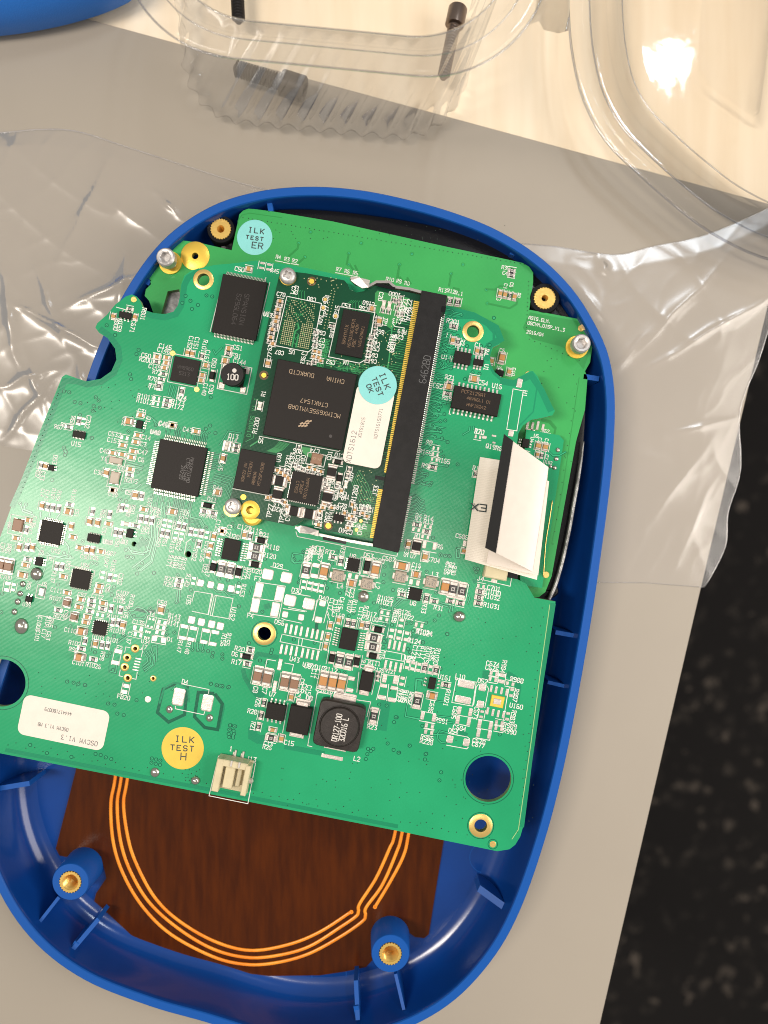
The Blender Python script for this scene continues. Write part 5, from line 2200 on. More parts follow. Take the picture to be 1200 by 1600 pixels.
# ================================================================== SO-DIMM SOCKET (part of main board) and CPU MODULE
Z2 = ZM + 0.42
def socket():
    zt = ZM + 0.56
    pts = [(659, 453), (699, 461), (696, 486), (691, 487), (624, 860), (622, 864), (582, 854), (583, 842)]
    mb = MB(); P_ = [W(x, y, zt) for x, y in pts]; q = [(v.x, v.y) for v in P_]
    cx = sum(a for a, b in q) / len(q); cy = sum(b for a, b in q) / len(q)
    loft(mb, [[(x, y, ZM + .01) for x, y in q], [(x, y, zt - .03) for x, y in q], [(x + (cx - x) * .012, y + (cy - y) * .004, zt) for x, y in q]], cap0=True, cap1=True)
    s_ = mb.build('module_socket', M['black'], main)
    # notches moulded in the top face near the ends
    nm = MB()
    for (x, y, w_, h_) in ((693, 483, 7, 9), ):
        c_ = W(x, y, zt); nm.box(0, 0, 0, w_ * S(zt), h_ * S(zt), 0.004); nm.build('key_slot', M['gloss_black'], s_, (c_.x, c_.y, zt), -TH)
    tm = MB(); text(tm, '6462BD', 664, 577, zt + .001, TH - math.pi / 2, 11, 0.9, 0, aspect=0.5, track=1.35); tm.build('marking', M['grey_ink'], s_)
    pm = MB(); kz = S(ZM)
    def run(a, b, cnt):
        for i in range(cnt):
            t = i / (cnt - 1); x, y = lerp2(a, b, t); c_ = W(x, y, ZM + .03)
            ca, sa = math.cos(-TH), math.sin(-TH)
            for (u0, u1, z0, z1) in ((-3.0, 1.6, 0.10, 0.055), (2.2, 5.6, 0.02, 0.012)):
                vs_ = []
                for u, z_ in ((u0, z0), (u1, z1)):
                    for v in (-0.8, 0.8):
                        X = u * kz; Y = v * kz
                        vs_ += [(c_.x + X * ca - Y * sa, c_.y + X * sa + Y * ca, ZM + .001), (c_.x + X * ca - Y * sa, c_.y + X * sa + Y * ca, ZM + z_ + .02)]
                pm.add(vs_, [(1, 3, 7, 5), (0, 1, 5, 4), (2, 6, 7, 3), (4, 5, 7, 6), (0, 2, 3, 1)])
    run((690, 491), (642, 754), 84); run((638, 776), (623, 845), 24)
    pm.build('contact_pins', M['pin'], s_, stuff=True)
    for sgn, path, zz in ((0, [(548, 435), (556, 443), (577, 447), (588, 441), (608, 441), (617, 449), (640, 452), (662, 458)], 0), (1, [(462, 824), (480, 830), (497, 835), (520, 840), (545, 845), (585, 852)], 0)):
        am = MB(); Pp = [W(x, y, Z2 + 0.04) for x, y in path]; t_ = 0.035
        rings = []
        for i, p in enumerate(Pp):
            a = Pp[max(i - 1, 0)]; b = Pp[min(i + 1, len(Pp) - 1)]; d = (b - a).normalized(); nn = Vector((-d.y, d.x, 0)) * t_
            zt2 = ZM + (0.50 if i > 1 else 0.56); zb = ZM + (0.05 if i > 2 else 0.35)
            rings.append([(p.x + nn.x, p.y + nn.y, zb), (p.x + nn.x, p.y + nn.y, zt2), (p.x - nn.x, p.y - nn.y, zt2), (p.x - nn.x, p.y - nn.y, zb)])
        loft(am, rings, cap0=True, cap1=True)
        # broad tip tab that clips over the module edge
        tp = [(549, 432), (562, 434), (578, 438), (576, 449), (566, 450), (556, 444), (548, 438)] if sgn == 0 else [(462, 825), (470, 821), (480, 823), (498, 829), (497, 838), (483, 834), (468, 833)]
        qq = [W(x, y, ZM + .58) for x, y in tp]
        loft(am, [[(v.x, v.y, ZM + .555) for v in qq], [(v.x, v.y, ZM + .575 + 0.02 * math.sin(i)) for i, v in enumerate(qq)]], cap0=True, cap1=True)
        am.build('spring_latch', M['spring'], s_)
        wa, wb = ((590, 446), (616, 452)) if sgn == 0 else ((506, 841), (540, 848))
        wm = MB(); wm.strip([W(*wa, ZM + .45)[:2], W(*wb, ZM + .45)[:2]], 0.075, ZM + 0.515); wm.build('latch_slot', M['gloss_black'], s_)
    return s_
socket()

module = thing('processor_module', 'dark green processor module plugged into the long black socket', 'circuit board', W(500, 640, Z2))
Q = Board(module, Z2)
plate('circuit_board', [(437, 427), (452, 424), (479, 427), (538, 438), (543, 444), (546, 452), (556, 457), (568, 455), (576, 449), (586, 446), (655, 460), (661, 464), (592, 848), (583, 842), (509, 829), (505, 822), (497, 815), (485, 812), (473, 813), (463, 820), (458, 822), (357, 801), (354, 797),
      (362, 770), (381, 683), (410, 540)], [(391, 797, 6.2)], Z2, 0.11, [M['mod'], M['edge_mod']], module)
ringpad(Q, 391, 797, 15, 6.2, 'yellow_gold', 'mounting_ring', wall=True)
c = W(396, 806, ZM + .05); mb = MB(); mb.lathe([(0.26, 0.001), (0.26, 0.24), (0.2, 0.28)], 32, cap0=False); o = mb.build('spacer_nut', M['yellow_gold'], main, (c.x, c.y, ZM))
# gold edge contacts: each a separate finger
def finger():
    mb = MB(); k = S(Z2); mb.box(0, 0, 0, 9 * k, 1.9 * k, 0.006, 0); return mb.mesh('gold_contact', M['yellow_gold'])
fm = finger()
for a, b, cnt in (((652.5, 472), (606, 738), 92), ((597, 766), (584, 840), 28)):
    for i in range(cnt):
        x, y = lerp2(a, b, i / (cnt - 1)); px_, py_ = uv(x, y, -1.5, 0); c = W(px_, py_, Z2)
        place(fm, 'gold_contact', module, (c.x, c.y, Z2 + .0005), -TH)
# module copper areas, traces
fill_sheet(Q, [(586, 458), (590, 454), (640, 466), (638, 480), (625, 500), (612, 515), (598, 505), (585, 485)], 'mod_pale', 'pale_copper_area')
fill_sheet(Q, [(470, 668 + 30), (486, 700), (488, 716), (478, 712), (472, 706)], 'mod_pale', 'pale_copper_area')
fill_sheet(Q, [(552, 815), (584, 820), (580, 842), (552, 836)], 'mod_pale', 'pale_copper_area')
MODT = '''
@ 360 420 6
L 530 258 855 325 775 745 730 780 420 720 530 258
T 475 240 0 6 C78
T 590 205 1 6 C71
T 615 200 1 6 C72
T 760 285 2 6 C80
T 900 290 1 6 P16
T 895 400 3 6 TP17
T 845 480 3 6 R09
T 850 600 2 6 C66
T 845 665 2 6 C71
T 840 720 2 6 C68
T 350 430 0 6 U13
T 405 470 3 6 RN16
T 370 740 1 6 C9
T 460 785 2 6 C87
T 575 780 2 6 U5
T 695 790 2 6 C2
T 365 820 3 6 C77
T 680 860 3 6 R36
T 830 800 1 6 C81
T 790 830 1 6 C82
T 310 1170 3 6 R1
cv 350 885 10 7
ch 465 300 8 5
rh 460 335 8 5
ch 445 380 8 5
rh 440 415 8 5
ch 435 450 8 5
ch 425 490 8 5
rh 420 530 8 5
ch 390 565 8 5
rh 385 600 8 5
ch 378 640 8 5
rh 372 675 8 5
ch 395 700 8 5
rv 420 555 7 4
rh 800 590 6 4
rh 795 650 6 4
rh 790 710 6 4
ch 790 770 7 4
ch 830 780 7 4
ch 780 820 7 4
ch 825 830 7 4
ch 845 860 7 4
rh 780 870 7 4
rh 740 890 7 4
rh 950 530 7 4
@ 500 420 6
L 185 355 515 410 430 850 370 885 80 825 185 355
T 245 345 0 6 C53
T 155 400 3 6 TP15
T 455 325 2 6 C168
T 405 370 2 6 C66
T 115 590 3 6 RN07
T 100 875 2 6 C52
T 240 880 2 6 U4
T 520 650 1 6 C47
T 520 705 2 6 C40
T 515 750 2 6 C56
T 500 810 2 6 C69
T 490 865 2 6 C64
T 700 240 2 6 1000
T 790 340 3 7 R121
T 830 350 3 7 R122
T 760 400 3 7 R119
T 800 430 3 7 R123
T 845 420 3 7 R124
T 685 700 1 7 R1028
T 665 700 1 7 R1027
T 570 260 1 6 C20
T 720 490 2 6 C13
T 560 590 0 6 C99
T 610 500 1 6 TP1
T 770 590 2 6 R19
T 740 640 2 6 C29
ch 487 372 9 7
cv 555 490 12 7
gv 597 330 13 6.5
gv 650 340 13 6.5
rv 690 290 6 4
rv 715 300 6 4
rv 740 290 6 4
rv 590 390 6 4
rv 640 400 6 4
rv 720 370 6 4
rv 728 420 6 4
rv 525 470 6 4
rv 520 530 6 4
rv 510 590 6 4
rv 485 640 6 4
rh 470 690 6 4
rh 462 745 6 4
rh 452 800 6 4
rh 445 855 6 4
rv 760 270 6 4
rv 740 330 6 4
rv 770 420 6 4
L 680 510 700 540 790 555 770 640
@ 350 660 6
T 345 170 1 6 25
T 515 330 3 6 U30
T 300 30 3 6.5 R1200
T 600 360 3 6.5 TP31
T 640 330 3 6.5 C83
T 620 420 3 6.5 R44
T 720 430 0 6.5 0011
T 850 265 2 6.5 C74
T 990 310 3 6.2 C01
T 1080 310 2 6.2 C10
T 1000 590 3 6.5 R198
T 1070 605 2 6.2 Q2
T 1120 690 2 6.2 TP28
T 430 830 3 7 TP27
T 545 880 3 7 TP29
T 500 815 2 6.5 R28
T 490 760 2 6.2 L6
T 600 880 3 6.5 C92
T 1140 1020 2 7 C240
T 970 890 3 7 R87
T 1000 880 3 6.5 U14
T 1110 780 0 6.2 C79
T 900 900 1 6.2 C93
T 690 270 2 6.2 R05
T 740 350 1 6.2 C84
T 690 350 1 6.2 C85
T 1050 680 1 6.2 C25
T 570 780 1 6.2 R33
L 330 130 1075 272 1100 250
L 790 280 960 310 935 420 765 385 790 280
L 445 490 500 500
L 465 700 540 720
L 1010 330 1110 350
L 80 620 410 685
L 455 520 415 690
lh 520 548 20 15
lv 503 675 20 15
lh 657 832 20 15
lh 797 858 20 15
lv 970 702 21 15
lv 1010 465 20 14
dh 1065 370 16 8
dv 1082 522 16 9
gv 1142 580 12 6
q6 1075 895 17 11
rv 700 235 6 4
ch 500 450 8 5
ch 530 470 8 5
rh 545 440 8 5
ch 570 500 8 5
ch 600 520 7 5
rh 580 470 7 5
rv 600 460 7 4
rv 660 400 6 4
rv 700 420 6 4
rv 740 440 6 4
rv 780 460 6 4
rv 830 465 6 4
rv 880 475 6 4
ch 800 420 7 4
ch 850 440 7 4
ch 910 460 7 4
rh 950 540 7 4
rh 945 580 7 4
rh 940 620 7 4
rh 965 610 7 4
rv 1060 600 7 4
cv 1100 640 7 4
cv 570 750 7 4
cv 590 790 7 4
rv 545 740 7 4
ch 610 540 6 4
ch 940 760 8 4
rh 980 770 8 4
ch 1010 800 8 4
rv 890 870 8 5
rv 860 930 8 5
ch 885 960 8 5
ch 900 830 7 4
ch 925 800 7 4
rh 1150 870 7 4
ch 1170 900 7 4
ch 440 700 7 4
ch 410 705 7 5
@ 480 660 6
rv 395 440 7 5
rv 375 500 7 5
cv 420 770 7 4
cv 445 820 7 4
rh 470 850 9 5
rh 430 910 8 4
rh 400 950 8 4
ch 520 850 7 4
ch 420 880 7 4
cv 350 850 8 4
ch 380 990 7 4
ch 560 880 8 4
rh 540 810 8 4
rv 590 820 6 4
T 445 670 3 7 R1280
T 490 790 2 6 C13
T 530 790 2 6 R88
T 570 810 3 6 TP2
T 545 950 3 6.5 TP14
T 450 960 2 6 TP30
T 640 640 3 7 J33
T 410 505 3 6.5 R07
T 430 910 2 6 C15
T 345 690 1 6 C05
T 495 1010 3 6.5 CH2
T 300 800 2 6 R199
T 200 580 1 6 C12
T 260 690 1 6 C18
'''
parse(Q, MODT)
text(Q.tr, 'DIMODS V1_1', 394.5, 652, Z2 + .003, TH - math.pi / 2, 6.2, 0.8, 0, aspect=0.6, track=1.55)
passive(Q, 'g', 405.5, 634, 13, 7, True); outline(Q, 405.5, 634, 14, 7, True)
# light green copper lines on the dark module: fan-out, serpentines and edge-contact leads
def mline(pts, w=0.9): line(Q, pts, w, 'tr', 0.0022)
for i in range(9):
    x = 437 + i * 1.9; mline([(x, 690 + i * .4), (x - 8 - i * 0.3, 699 + i * 0.5), (x - 20 - i * .2, 705 + i * .3)], 0.8)
for x0, y0, n_ in ((500, 530, 5), (505, 540, 4), (500, 552, 4), (497, 563, 4)):
    for j in range(n_):
        a = uv(x0, y0, j * 2.6, 0); mline([a, uv(*a, 0, 9), uv(*a, 2, 9), uv(*a, 2, 0)], 0.7)
for j in range(34):
    bx = random.uniform(505, 575); by = 562 + (bx - 505) * 0.2 + random.uniform(-7, 9)
    L_ = random.uniform(4, 13); a = (bx, by); mline([a, uv(*a, L_, 0), uv(*a, L_, 3), uv(*a, random.uniform(-3, L_ - 2), 3)], 0.8)
for i in range(70):
    t = i / 69; x, y = lerp2((646, 476), (603, 722), t)
    if random.random() < 0.15: continue
    L_ = random.uniform(6, 34) if t > 0.1 else 8
    d_ = random.choice((-5, 0, 5)); b_ = uv(x, y, -L_, 0); c_ = uv(x, y, -L_ - 5, d_)
    mline([(x, y), b_, c_], 0.75); dot(Q, c_[0], c_[1], 0.9, 2)
for i in range(22):
    t = i / 21; x, y = lerp2((592, 770), (580, 832), t); L_ = random.uniform(6, 24); b_ = uv(x, y, -L_, 0); mline([(x, y), b_], 0.75)
for i in range(7): mline([(560 - i * 1.8, 735 + i * 3), (575 - i * 2, 757 + i * 5), (582 - i, 778 + i * 4)], 0.8)
for cx, cy in ((467, 452), (556, 468)):
    for i in range(6):
        x, y = uv(cx, cy, -6 + i * 0.4 * 4, 0)
        mline([(x - 8 + i * 3, y + 18), (x - 8 + i * 3, y + 8 - i), (x + i * 1.5, y + 2)], 0.7)
for i in range(14):
    for j in range(2): x, y = uv(519 - 2, 460, j * 5, i * 4.6 - 6); dot(Q, x, y, 0.9, 2)
for i in range(60): dot(Q, random.uniform(560, 625), random.uniform(520, 590), 0.9, 2)
for i in range(40): dot(Q, random.uniform(555, 590), random.uniform(735, 800), 0.9, 2)
for i in range(24): dot(Q, random.uniform(470, 535), random.uniform(428 + 6, 452), 0.9, 2)
for i in range(30): dot(Q, random.uniform(495, 580), random.uniform(555, 585), 0.9, 2)
for i in range(30):
    x, y = uv(568, 835, (i % 7) * 2.2, (i // 7) * 2.4 - 4); dot(Q, x, y, 0.6, 1)
mline([(613, 505), (611, 530), (608, 560), (605, 580)], 2.0); mline([(384, 690), (396, 684), (398, 670)], 0.9); mline([(391, 697), (405, 688)], 2.0)
for i in range(6): mline([uv(507, 530, -2, i * 5), uv(507, 530, 8, i * 5), uv(507, 530, 8, i * 5 + 2.5), uv(507, 530, -2, i * 5 + 2.5)], 1.0)
# bare BGA footprint: one joined field of tiny gold balls
bga = MB(); k = S(Z2)
for i in range(24):
    for j in range(15):
        lower = i > 10
        if 6 <= j <= 8 and lower: continue
        if not lower and (j + i) % 2 and 4 <= j <= 10: continue
        if not lower and (i * 7 + j * 3) % 5 == 0: continue
        if j in (0, 14) and i < 6: continue
        x, y = uv(466.5, 506.5, (j - 7) * 3.1 + (0 if lower else random.uniform(-.6, .6)), (i - 11.5) * 3.0); c = W(x, y, Z2)
        r_ = 1.12 * k if lower else 0.95 * k; q = [(c.x + r_ * math.cos(a), c.y + r_ * math.sin(a)) for a in [R(45 * u) for u in range(8)]]
        loft(bga, [[(a, b, Z2 + .001) for a, b in q], [(c.x + (a - c.x) * .7, c.y + (b - c.y) * .7, Z2 + .008) for a, b in q]], cap1=True)
bga.build('ball_grid_pads', M['mod_dot'], module, stuff=True)
for i in range(36):
    a = uv(466.5, 506.5, random.uniform(-9, 9), random.uniform(-36, 36)); mline([a, uv(*a, random.uniform(-5, 5), random.uniform(-5, 5))], 0.9)
for y_ in range(12):
    a = uv(446, 478 + y_ * 6, 0, 0); a = uv(466.5, 506.5, -25, -33 + y_ * 6); mline([a, uv(*a, 4, 1.5)], 0.7)
mline([uv(466.5, 506.5, -3, 36), uv(466.5, 506.5, -3, 12), uv(466.5, 506.5, 2, 6), uv(466.5, 506.5, -1, 0)], 2.2); mline([uv(466.5, 506.5, 3, 36), uv(466.5, 506.5, 3, 16)], 1.8)

chip(Q, 484, 632, 126, 121, None, ht=0.13, body='epoxy2', name='processor_chip', ch=0.018, marks=(
    ('MCIMX6S5EVM10AB', 9, 9, math.pi, 6.2, 'mark_tan'), ('CTAK1547', 6, -4, math.pi, 6.2, 'mark_tan'), ('CHINA', 32, -45, math.pi, 6.4, 'mark_tan'), ('DUAKCTD', -22, -49 + 4, math.pi, 6.4, 'mark_tan')))
# slanted maker's bars and pin-one dot on the processor
pc = MB(); k = S(Z2 + .13)
for r_ in range(3):
    for cc_ in range(3):
        if r_ + cc_ == 0: continue
        x, y = uv(475, 658, cc_ * 4.6 - r_ * 3.2 + (1.5 if r_ == 2 else 0), r_ * 4.2 - cc_ * 0.8)
        pc.strip([W(*uv(x, y, -1.6, 1.0), Z2 + .13)[:2], W(*uv(x, y, 1.8, -1.2), Z2 + .13)[:2]], 2.3 * k, Z2 + .1315)
proc = [o for o in col.objects if o.name.startswith('processor_chip')][0]
pc.build('maker_mark', M['mark_tan'], proc)
pc = MB(); c = W(516.5, 681.5, Z2 + .13); pc.lathe([(2.6 * k, 0.0), (2.6 * k, 0.0015)], 16); pc.build('orientation_mark', M['mark_dark'], proc, (c.x, c.y, Z2 + .13))
chip(Q, 551, 521, 43, 71, None, ht=0.11, name='memory_chip', marks=(('SKHYNIX', -11, 4, -math.pi / 2, 5.0, 'mark_brown'), ('H5TQ1G63EFR', -2, 0, -math.pi / 2, 4.6, 'mark_brown'), ('PBC  440V', 5, 2, -math.pi / 2, 4.6, 'mark_brown'), ('NWE429AZ1', 14, 2, -math.pi / 2, 4.2, 'mark_brown')))
chip(Q, 398, 737, 57, 63, None, ht=0.11, name='memory_chip', body='epoxy2', marks=(('MT29F4G08', 10, 2, -math.pi / 2, 4.6, 'mark_brown'), ('ABADA', 1, 10, -math.pi / 2, 4.6, 'mark_brown'), ('MICRON', -8, -2, -math.pi / 2, 4.6, 'mark_brown'), ('5BA22 NW', -16, 4, -math.pi / 2, 4.2, 'mark_brown')))
chip(Q, 476.7, 762.5, 48, 46, 'qfn', 13, 0.08, 2.4, 1.5, body='epoxy2', name='power_chip', marks=(('MMPF0100', 2, 0, math.pi / 2, 4.6, 'mark_brown'), ('F3AEP', -6, 0, math.pi / 2, 4.6, 'mark_brown'), ('CTX52', -13, 1, math.pi / 2, 4.4, 'mark_brown')))
o = block(Q, 494.5, 717, 17, 17, 0.10, 'brown', 'crystal', True)
tm = MB(); c = W(494.5, 717, Z2 + .1); kk = S(Z2 + .1); text(tm, '24.00', 0, 0, .001, math.pi, 3.6 * kk, .5 * kk, 0, local=True); tm.build('marking', M['mark_tan'], o, (c.x, c.y, Z2 + .1), -TH)
for x, y in ((487, 439.5), (412.3, 586.3)): disc(Q, x, y, 4.0, 'yellow_gold', 'fiducial_mark'); 
for x, y in ((380.3, 776.7), (513, 821.5)): disc(Q, x, y, 4.6, 'yellow_gold', 'fiducial_mark')
for x, y in ((487, 439.5), (412.3, 586.3), (513, 821.5)): line(Q, [(x + 6 * math.cos(q * R(20)), y + 6 * math.sin(q * R(20))) for q in range(19)], 2.6, 'gap', 0.001)
for x, y in ((508, 468), (505, 481), (524.5, 494), (564, 814), (557, 828)): disc(Q, x, y, 2.8, 'gold', 'test_point')
for x, y in ((508, 468), (505, 481), (524.5, 494)): line(Q, [(x + 4.2 * math.cos(q * R(30)), y + 4.2 * math.sin(q * R(30))) for q in range(13)], 1.0)
M['brown_gap'] = mat('brown_ring_mask', (0.10, 0.05, 0.015), 0.4)
# key slot in the contact edge
sl = MB(); k = S(Z2); sl.box(0, 0, 0, 16 * k, 5.5 * k, 0.004, 0); c = W(594, 747, Z2); sl.build('key_notch', M['gloss_black'], module, (c.x, c.y, Z2 + .001), -TH)
# paper label on the module
lab = MB(); c = W(576, 667, Z2 + .1); k = S(Z2 + .1); w, h = 60 * k / 2, 124 * k / 2; rr = 0.16; pts = []
for sx_, sy_, a0 in ((1, 1, 0), (-1, 1, 90), (-1, -1, 180), (1, -1, 270)):
    for q in range(7): a = R(a0 + q * 15); pts.append((sx_ * (w - rr) + rr * math.cos(a), sy_ * (h - rr) + rr * math.sin(a)))
loft(lab, [[(x, y, 0) for x, y in pts], [(x, y, 0.012) for x, y in pts]], cap0=True, cap1=True)
ZLb = Z2 + .135
lo = lab.build('label_sticker', M['paper'], module, (c.x, c.y, ZLb - .012), -TH); lo['label'] = 'white label lying between processor and gold contacts'
tm = MB()
text(tm, 'XDTS1612', 549, 698, ZLb + .001, TH - math.pi / 2, 7.4, 0.8, 0, aspect=0.6, track=1.45)
text(tm, 'XDTS1815', 565, 668, ZLb + .001, TH - math.pi / 2, 5.0, 0.55, 0, aspect=0.55, track=1.5)
text(tm, 'XDTS16150771', 591, 662, ZLb + .001, TH - math.pi / 2, 5.0, 0.55, 0, aspect=0.55, track=1.5)
tm.build('printing', M['grey_ink'], lo)
Qs = Board(module, ZLb + .002)
sticker(Qs, 590, 602, 30, 'cyan', [('ILK', -2, -13, 8.5, 1.6), ('TEST', 2, 1, 7.5, 1.5), ('OK', 0, 13, 7.0, 1.5)], rot=R(68))
finish(Q, 'brown_gap', 'mod_trace')

# ------------------------------------------------------------------ module screws
def cross_screw(x, y, label, zt, r_px=13.5, seat='yellow_gold', ro=19):
    c = W(x, y, zt); k = S(zt); r = r_px * k
    t = thing('pan_screw', label, 'screw', (c.x, c.y, Z2), 'cross head screws of the processor module')
    mb = MB(); n_ = 48
    def rg(r0, z, cross=0.0): 
        out = []
        for i in range(n_):
            a = 2 * math.pi * i / n_; f = 1.0
            if cross: f = 0.55 + 0.45 * abs(math.cos(2 * a)) ** 1.5
            out.append((r0 * f * math.cos(a), r0 * f * math.sin(a), z))
        return out
    loft(mb, [rg(r * .96, zt - .17), rg(r, zt - .13), rg(r * .96, zt - .06), rg(r * .82, zt - .02), rg(r * 0.60, zt), rg(r * 0.56, zt, 1), rg(r * 0.42, zt - .07, 1)], cap0=True, cap1=True)
    mb.build('screw_head', M['steel'], t, (c.x, c.y, 0), R(20), smooth='auto')
    w_ = MB(); rr_ = ro * S(Z2); w_.lathe([(rr_, ZM + 0.16), (rr_, Z2 + .012), (rr_ * .5, Z2 + .013)], 36, cap0=True); c2 = W(x + (1 if x > 400 else 0), y + 4, Z2); w_.build('brass_nut', M[seat], t, (c2.x, c2.y, 0), smooth='auto')
cross_screw(449, 429, 'cross head screw on a gold nut at the upper corner of the module', Z2 + .20, 13, 'yellow_gold', 13)
cross_screw(362.5, 791, 'cross head screw at the lower left corner of the module', Z2 + .18, 13.2, 'gold', 13)

# ================================================================== WHITE FOLDED RIBBON CABLE
def cable_mat():
    m = mat('ribbed_white_cable', (0.86, 0.79, 0.68), 0.4); nt = m.node_tree; b = nt.nodes['Principled BSDF']
    tc = nt.nodes.new('ShaderNodeTexCoord'); mp = nt.nodes.new('ShaderNodeMapping'); mp.inputs['Rotation'].default_value = (0, 0, R(7))
    w = nt.nodes.new('ShaderNodeTexWave'); w.bands_direction = 'Y'; w.inputs['Scale'].default_value = 7.2; w.inputs['Distortion'].default_value = 0
    nt.links.new(tc.outputs['Object'], mp.inputs[0]); nt.links.new(mp.outputs[0], w.inputs['Vector'])
    bp = nt.nodes.new('ShaderNodeBump'); bp.inputs['Strength'].default_value = 0.55; bp.inputs['Distance'].default_value = 0.015
    nt.links.new(w.outputs['Fac'], bp.inputs['Height']); nt.links.new(bp.outputs[0], b.inputs['Normal'])
    return m
M['cable'] = cable_mat()
cab = thing('ribbon_cable', 'white flat ribbon cable folded over with a black tape strip', 'ribbon cable', W(795, 800, ZM + .3))
def sheet(name, A0, B0, C0, D0, zf, mname, nu=14, nv=6, t=0.02, parent=cab):
    """quad A-B (top edge) D-C (bottom) in px with height function zf(u,v)"""
    mb = MB(); top_ = []; 
    for j in range(nv + 1):
        for i in range(nu + 1):
            u, v = i / nu, j / nv
            x = (A0[0] * (1 - u) + B0[0] * u) * (1 - v) + (D0[0] * (1 - u) + C0[0] * u) * v
            y = (A0[1] * (1 - u) + B0[1] * u) * (1 - v) + (D0[1] * (1 - u) + C0[1] * u) * v
            z = zf(u, v); p = W(x, y, z); top_.append((p.x, p.y, z))
    N = len(top_); vs_ = top_ + [(x, y, z - t) for x, y, z in top_]; w_ = nu + 1; fs_ = []
    for j in range(nv):
        for i in range(nu):
            a = j * w_ + i; fs_.append((a, a + w_, a + w_ + 1, a + 1)); fs_.append((N + a, N + a + 1, N + a + w_ + 1, N + a + w_))
    for i in range(nu):
        fs_.append((i, i + 1, N + i + 1, N + i)); a = nv * w_ + i; fs_.append((a + 1, a, N + a, N + a + 1))
    for j in range(nv):
        a = j * w_; fs_.append((a + w_, a, N + a, N + a + w_)); a = j * w_ + nu; fs_.append((a, a + w_, N + a + w_, N + a))
    mb.add(vs_, fs_); return mb.build(name, M[mname], parent, smooth='auto')
zb = ZM + 0.34
base = sheet('lower_run', (750, 714), (857, 731), (839, 906), (726, 874), lambda u, v: zb + 0.05 * math.sin(u * 3.1) - 0.12 * max(0, 0.12 - u) / 0.12, 'cable')
sheet('middle_run', (788, 722), (858, 752), (841, 899), (760, 880), lambda u, v: zb + 0.12 + 0.04 * math.sin(u * 3.1), 'cable_white')
flap = sheet('upper_flap', (801, 689), (857, 730), (832, 893), (775, 864), lambda u, v: zb + 0.20 + 0.85 * (1 - u) ** 1.3 - 0.03 * v, 'cable_white', 18)
tape = sheet('black_tape', (787.5, 678), (802, 689), (775, 864.5), (758, 856), lambda u, v: zb + 1.08 + 0.09 * (1 - u) - 0.03 * v, 'tape', 6)
tm = MB(); text(tm, 'EX', 746, 793, 0, R(7) + math.pi, 9.0, 1.7, 0, aspect=1.05, track=1.2)
tm2 = MB(); text(tm2, 'EX', 748, 793, zb + .035, R(7) + math.pi, 10.5, 2.0, 0, aspect=1.0, track=1.25)
tm2.build('printing', M['ink'], base)

# ================================================================== CLEAR CLAMSHELL CONTAINER
cont = thing('clear_container', 'open clear plastic clamshell food tub with fluted sides and lid', 'container', W(560, 60, 0))
def rrect(cx, cy, hw, hh, rad, rot, n=180, flute=0.0, nf=0):
    """rounded rectangle in px (y down); optional fluting"""
    pts = []
    seg = [(hw, -hh + rad), (hw, hh - rad)]
    corners = ((hw - rad, hh - rad, 0), (-hw + rad, hh - rad, 90), (-hw + rad, -hh + rad, 180), (hw - rad, -hh + rad, 270))
    base_ = []
    for x, y, a0 in corners:
        for q in range(13): a = R(a0 + q * 7.5); base_.append(Vector((x + rad * math.cos(a), y + rad * math.sin(a))))
    P_ = resample(base_, n); Nn = normals(P_); out = []
    for i, (p, q) in enumerate(zip(P_, Nn)):
        f = flute * (0.5 + 0.5 * math.cos(2 * math.pi * nf * i / n)) ** 0.8 if nf else 0
        p2 = p + q * f; ca, sa = math.cos(rot), math.sin(rot)
        out.append((cx + p2.x * ca - p2.y * sa, cy + p2.x * sa + p2.y * ca))
    return out
NN = 720
def tub_ring(z, t, fl_, out=0.0):
    # t: 0 = foot, 1 = top of the fluted wall, 2 = outer rim; outlines as seen at their own height
    B0 = (520, -40, 222, 250, 105); B1 = (536, -180, 274, 224, 150); B2 = (533, -180, 336, 286, 190)
    a, b, f = (B0, B1, t) if t <= 1 else (B1, B2, t - 1)
    cx, cy, hw, hh, rad = [p + (q - p) * f for p, q in zip(a, b)]
    P_ = rrect(cx, cy, hw + out, hh + out, rad, R(5.5), NN, fl_, 52)
    return [tuple(W(x, y, z)) for x, y in P_]
tub = MB()
rings = [tub_ring(0.06, 0.0, 9, -17), tub_ring(0.10, 0.0, 9, -7), tub_ring(0.35, 0.01, 9, 1), tub_ring(0.55, 0.05, 9, 2), tub_ring(0.9, 0.15, 8, -1), tub_ring(1.8, 0.38, 5.0), tub_ring(3.0, 0.64, 4.0), tub_ring(4.0, 0.86, 2.0), tub_ring(4.5, 0.97, 0),
         tub_ring(4.6, 1.0, 0), tub_ring(4.66, 1.12, 0), tub_ring(4.70, 1.30, 0), tub_ring(5.0, 1.38, 0), tub_ring(5.25, 1.45, 0), tub_ring(5.3, 1.52, 0), tub_ring(5.3, 1.85, 0), tub_ring(5.25, 2.0, 0), tub_ring(5.1, 2.02, 0)]
loft(tub, rings, cap0=True)
tub.build('tub', M['clear_wall'], cont, smooth=True)
# rim bead
for z_, t_, r_ in ((5.22, 2.0, 0.024), (4.62, 1.04, 0.014), (5.3, 1.5, 0.014)):
    bd = MB(); q_ = tub_ring(z_, t_, 0); tube(bd, q_[::4] + [q_[0]], r_, 6); bd.build('rim_bead', M['clear_edge'], cont, smooth=True)

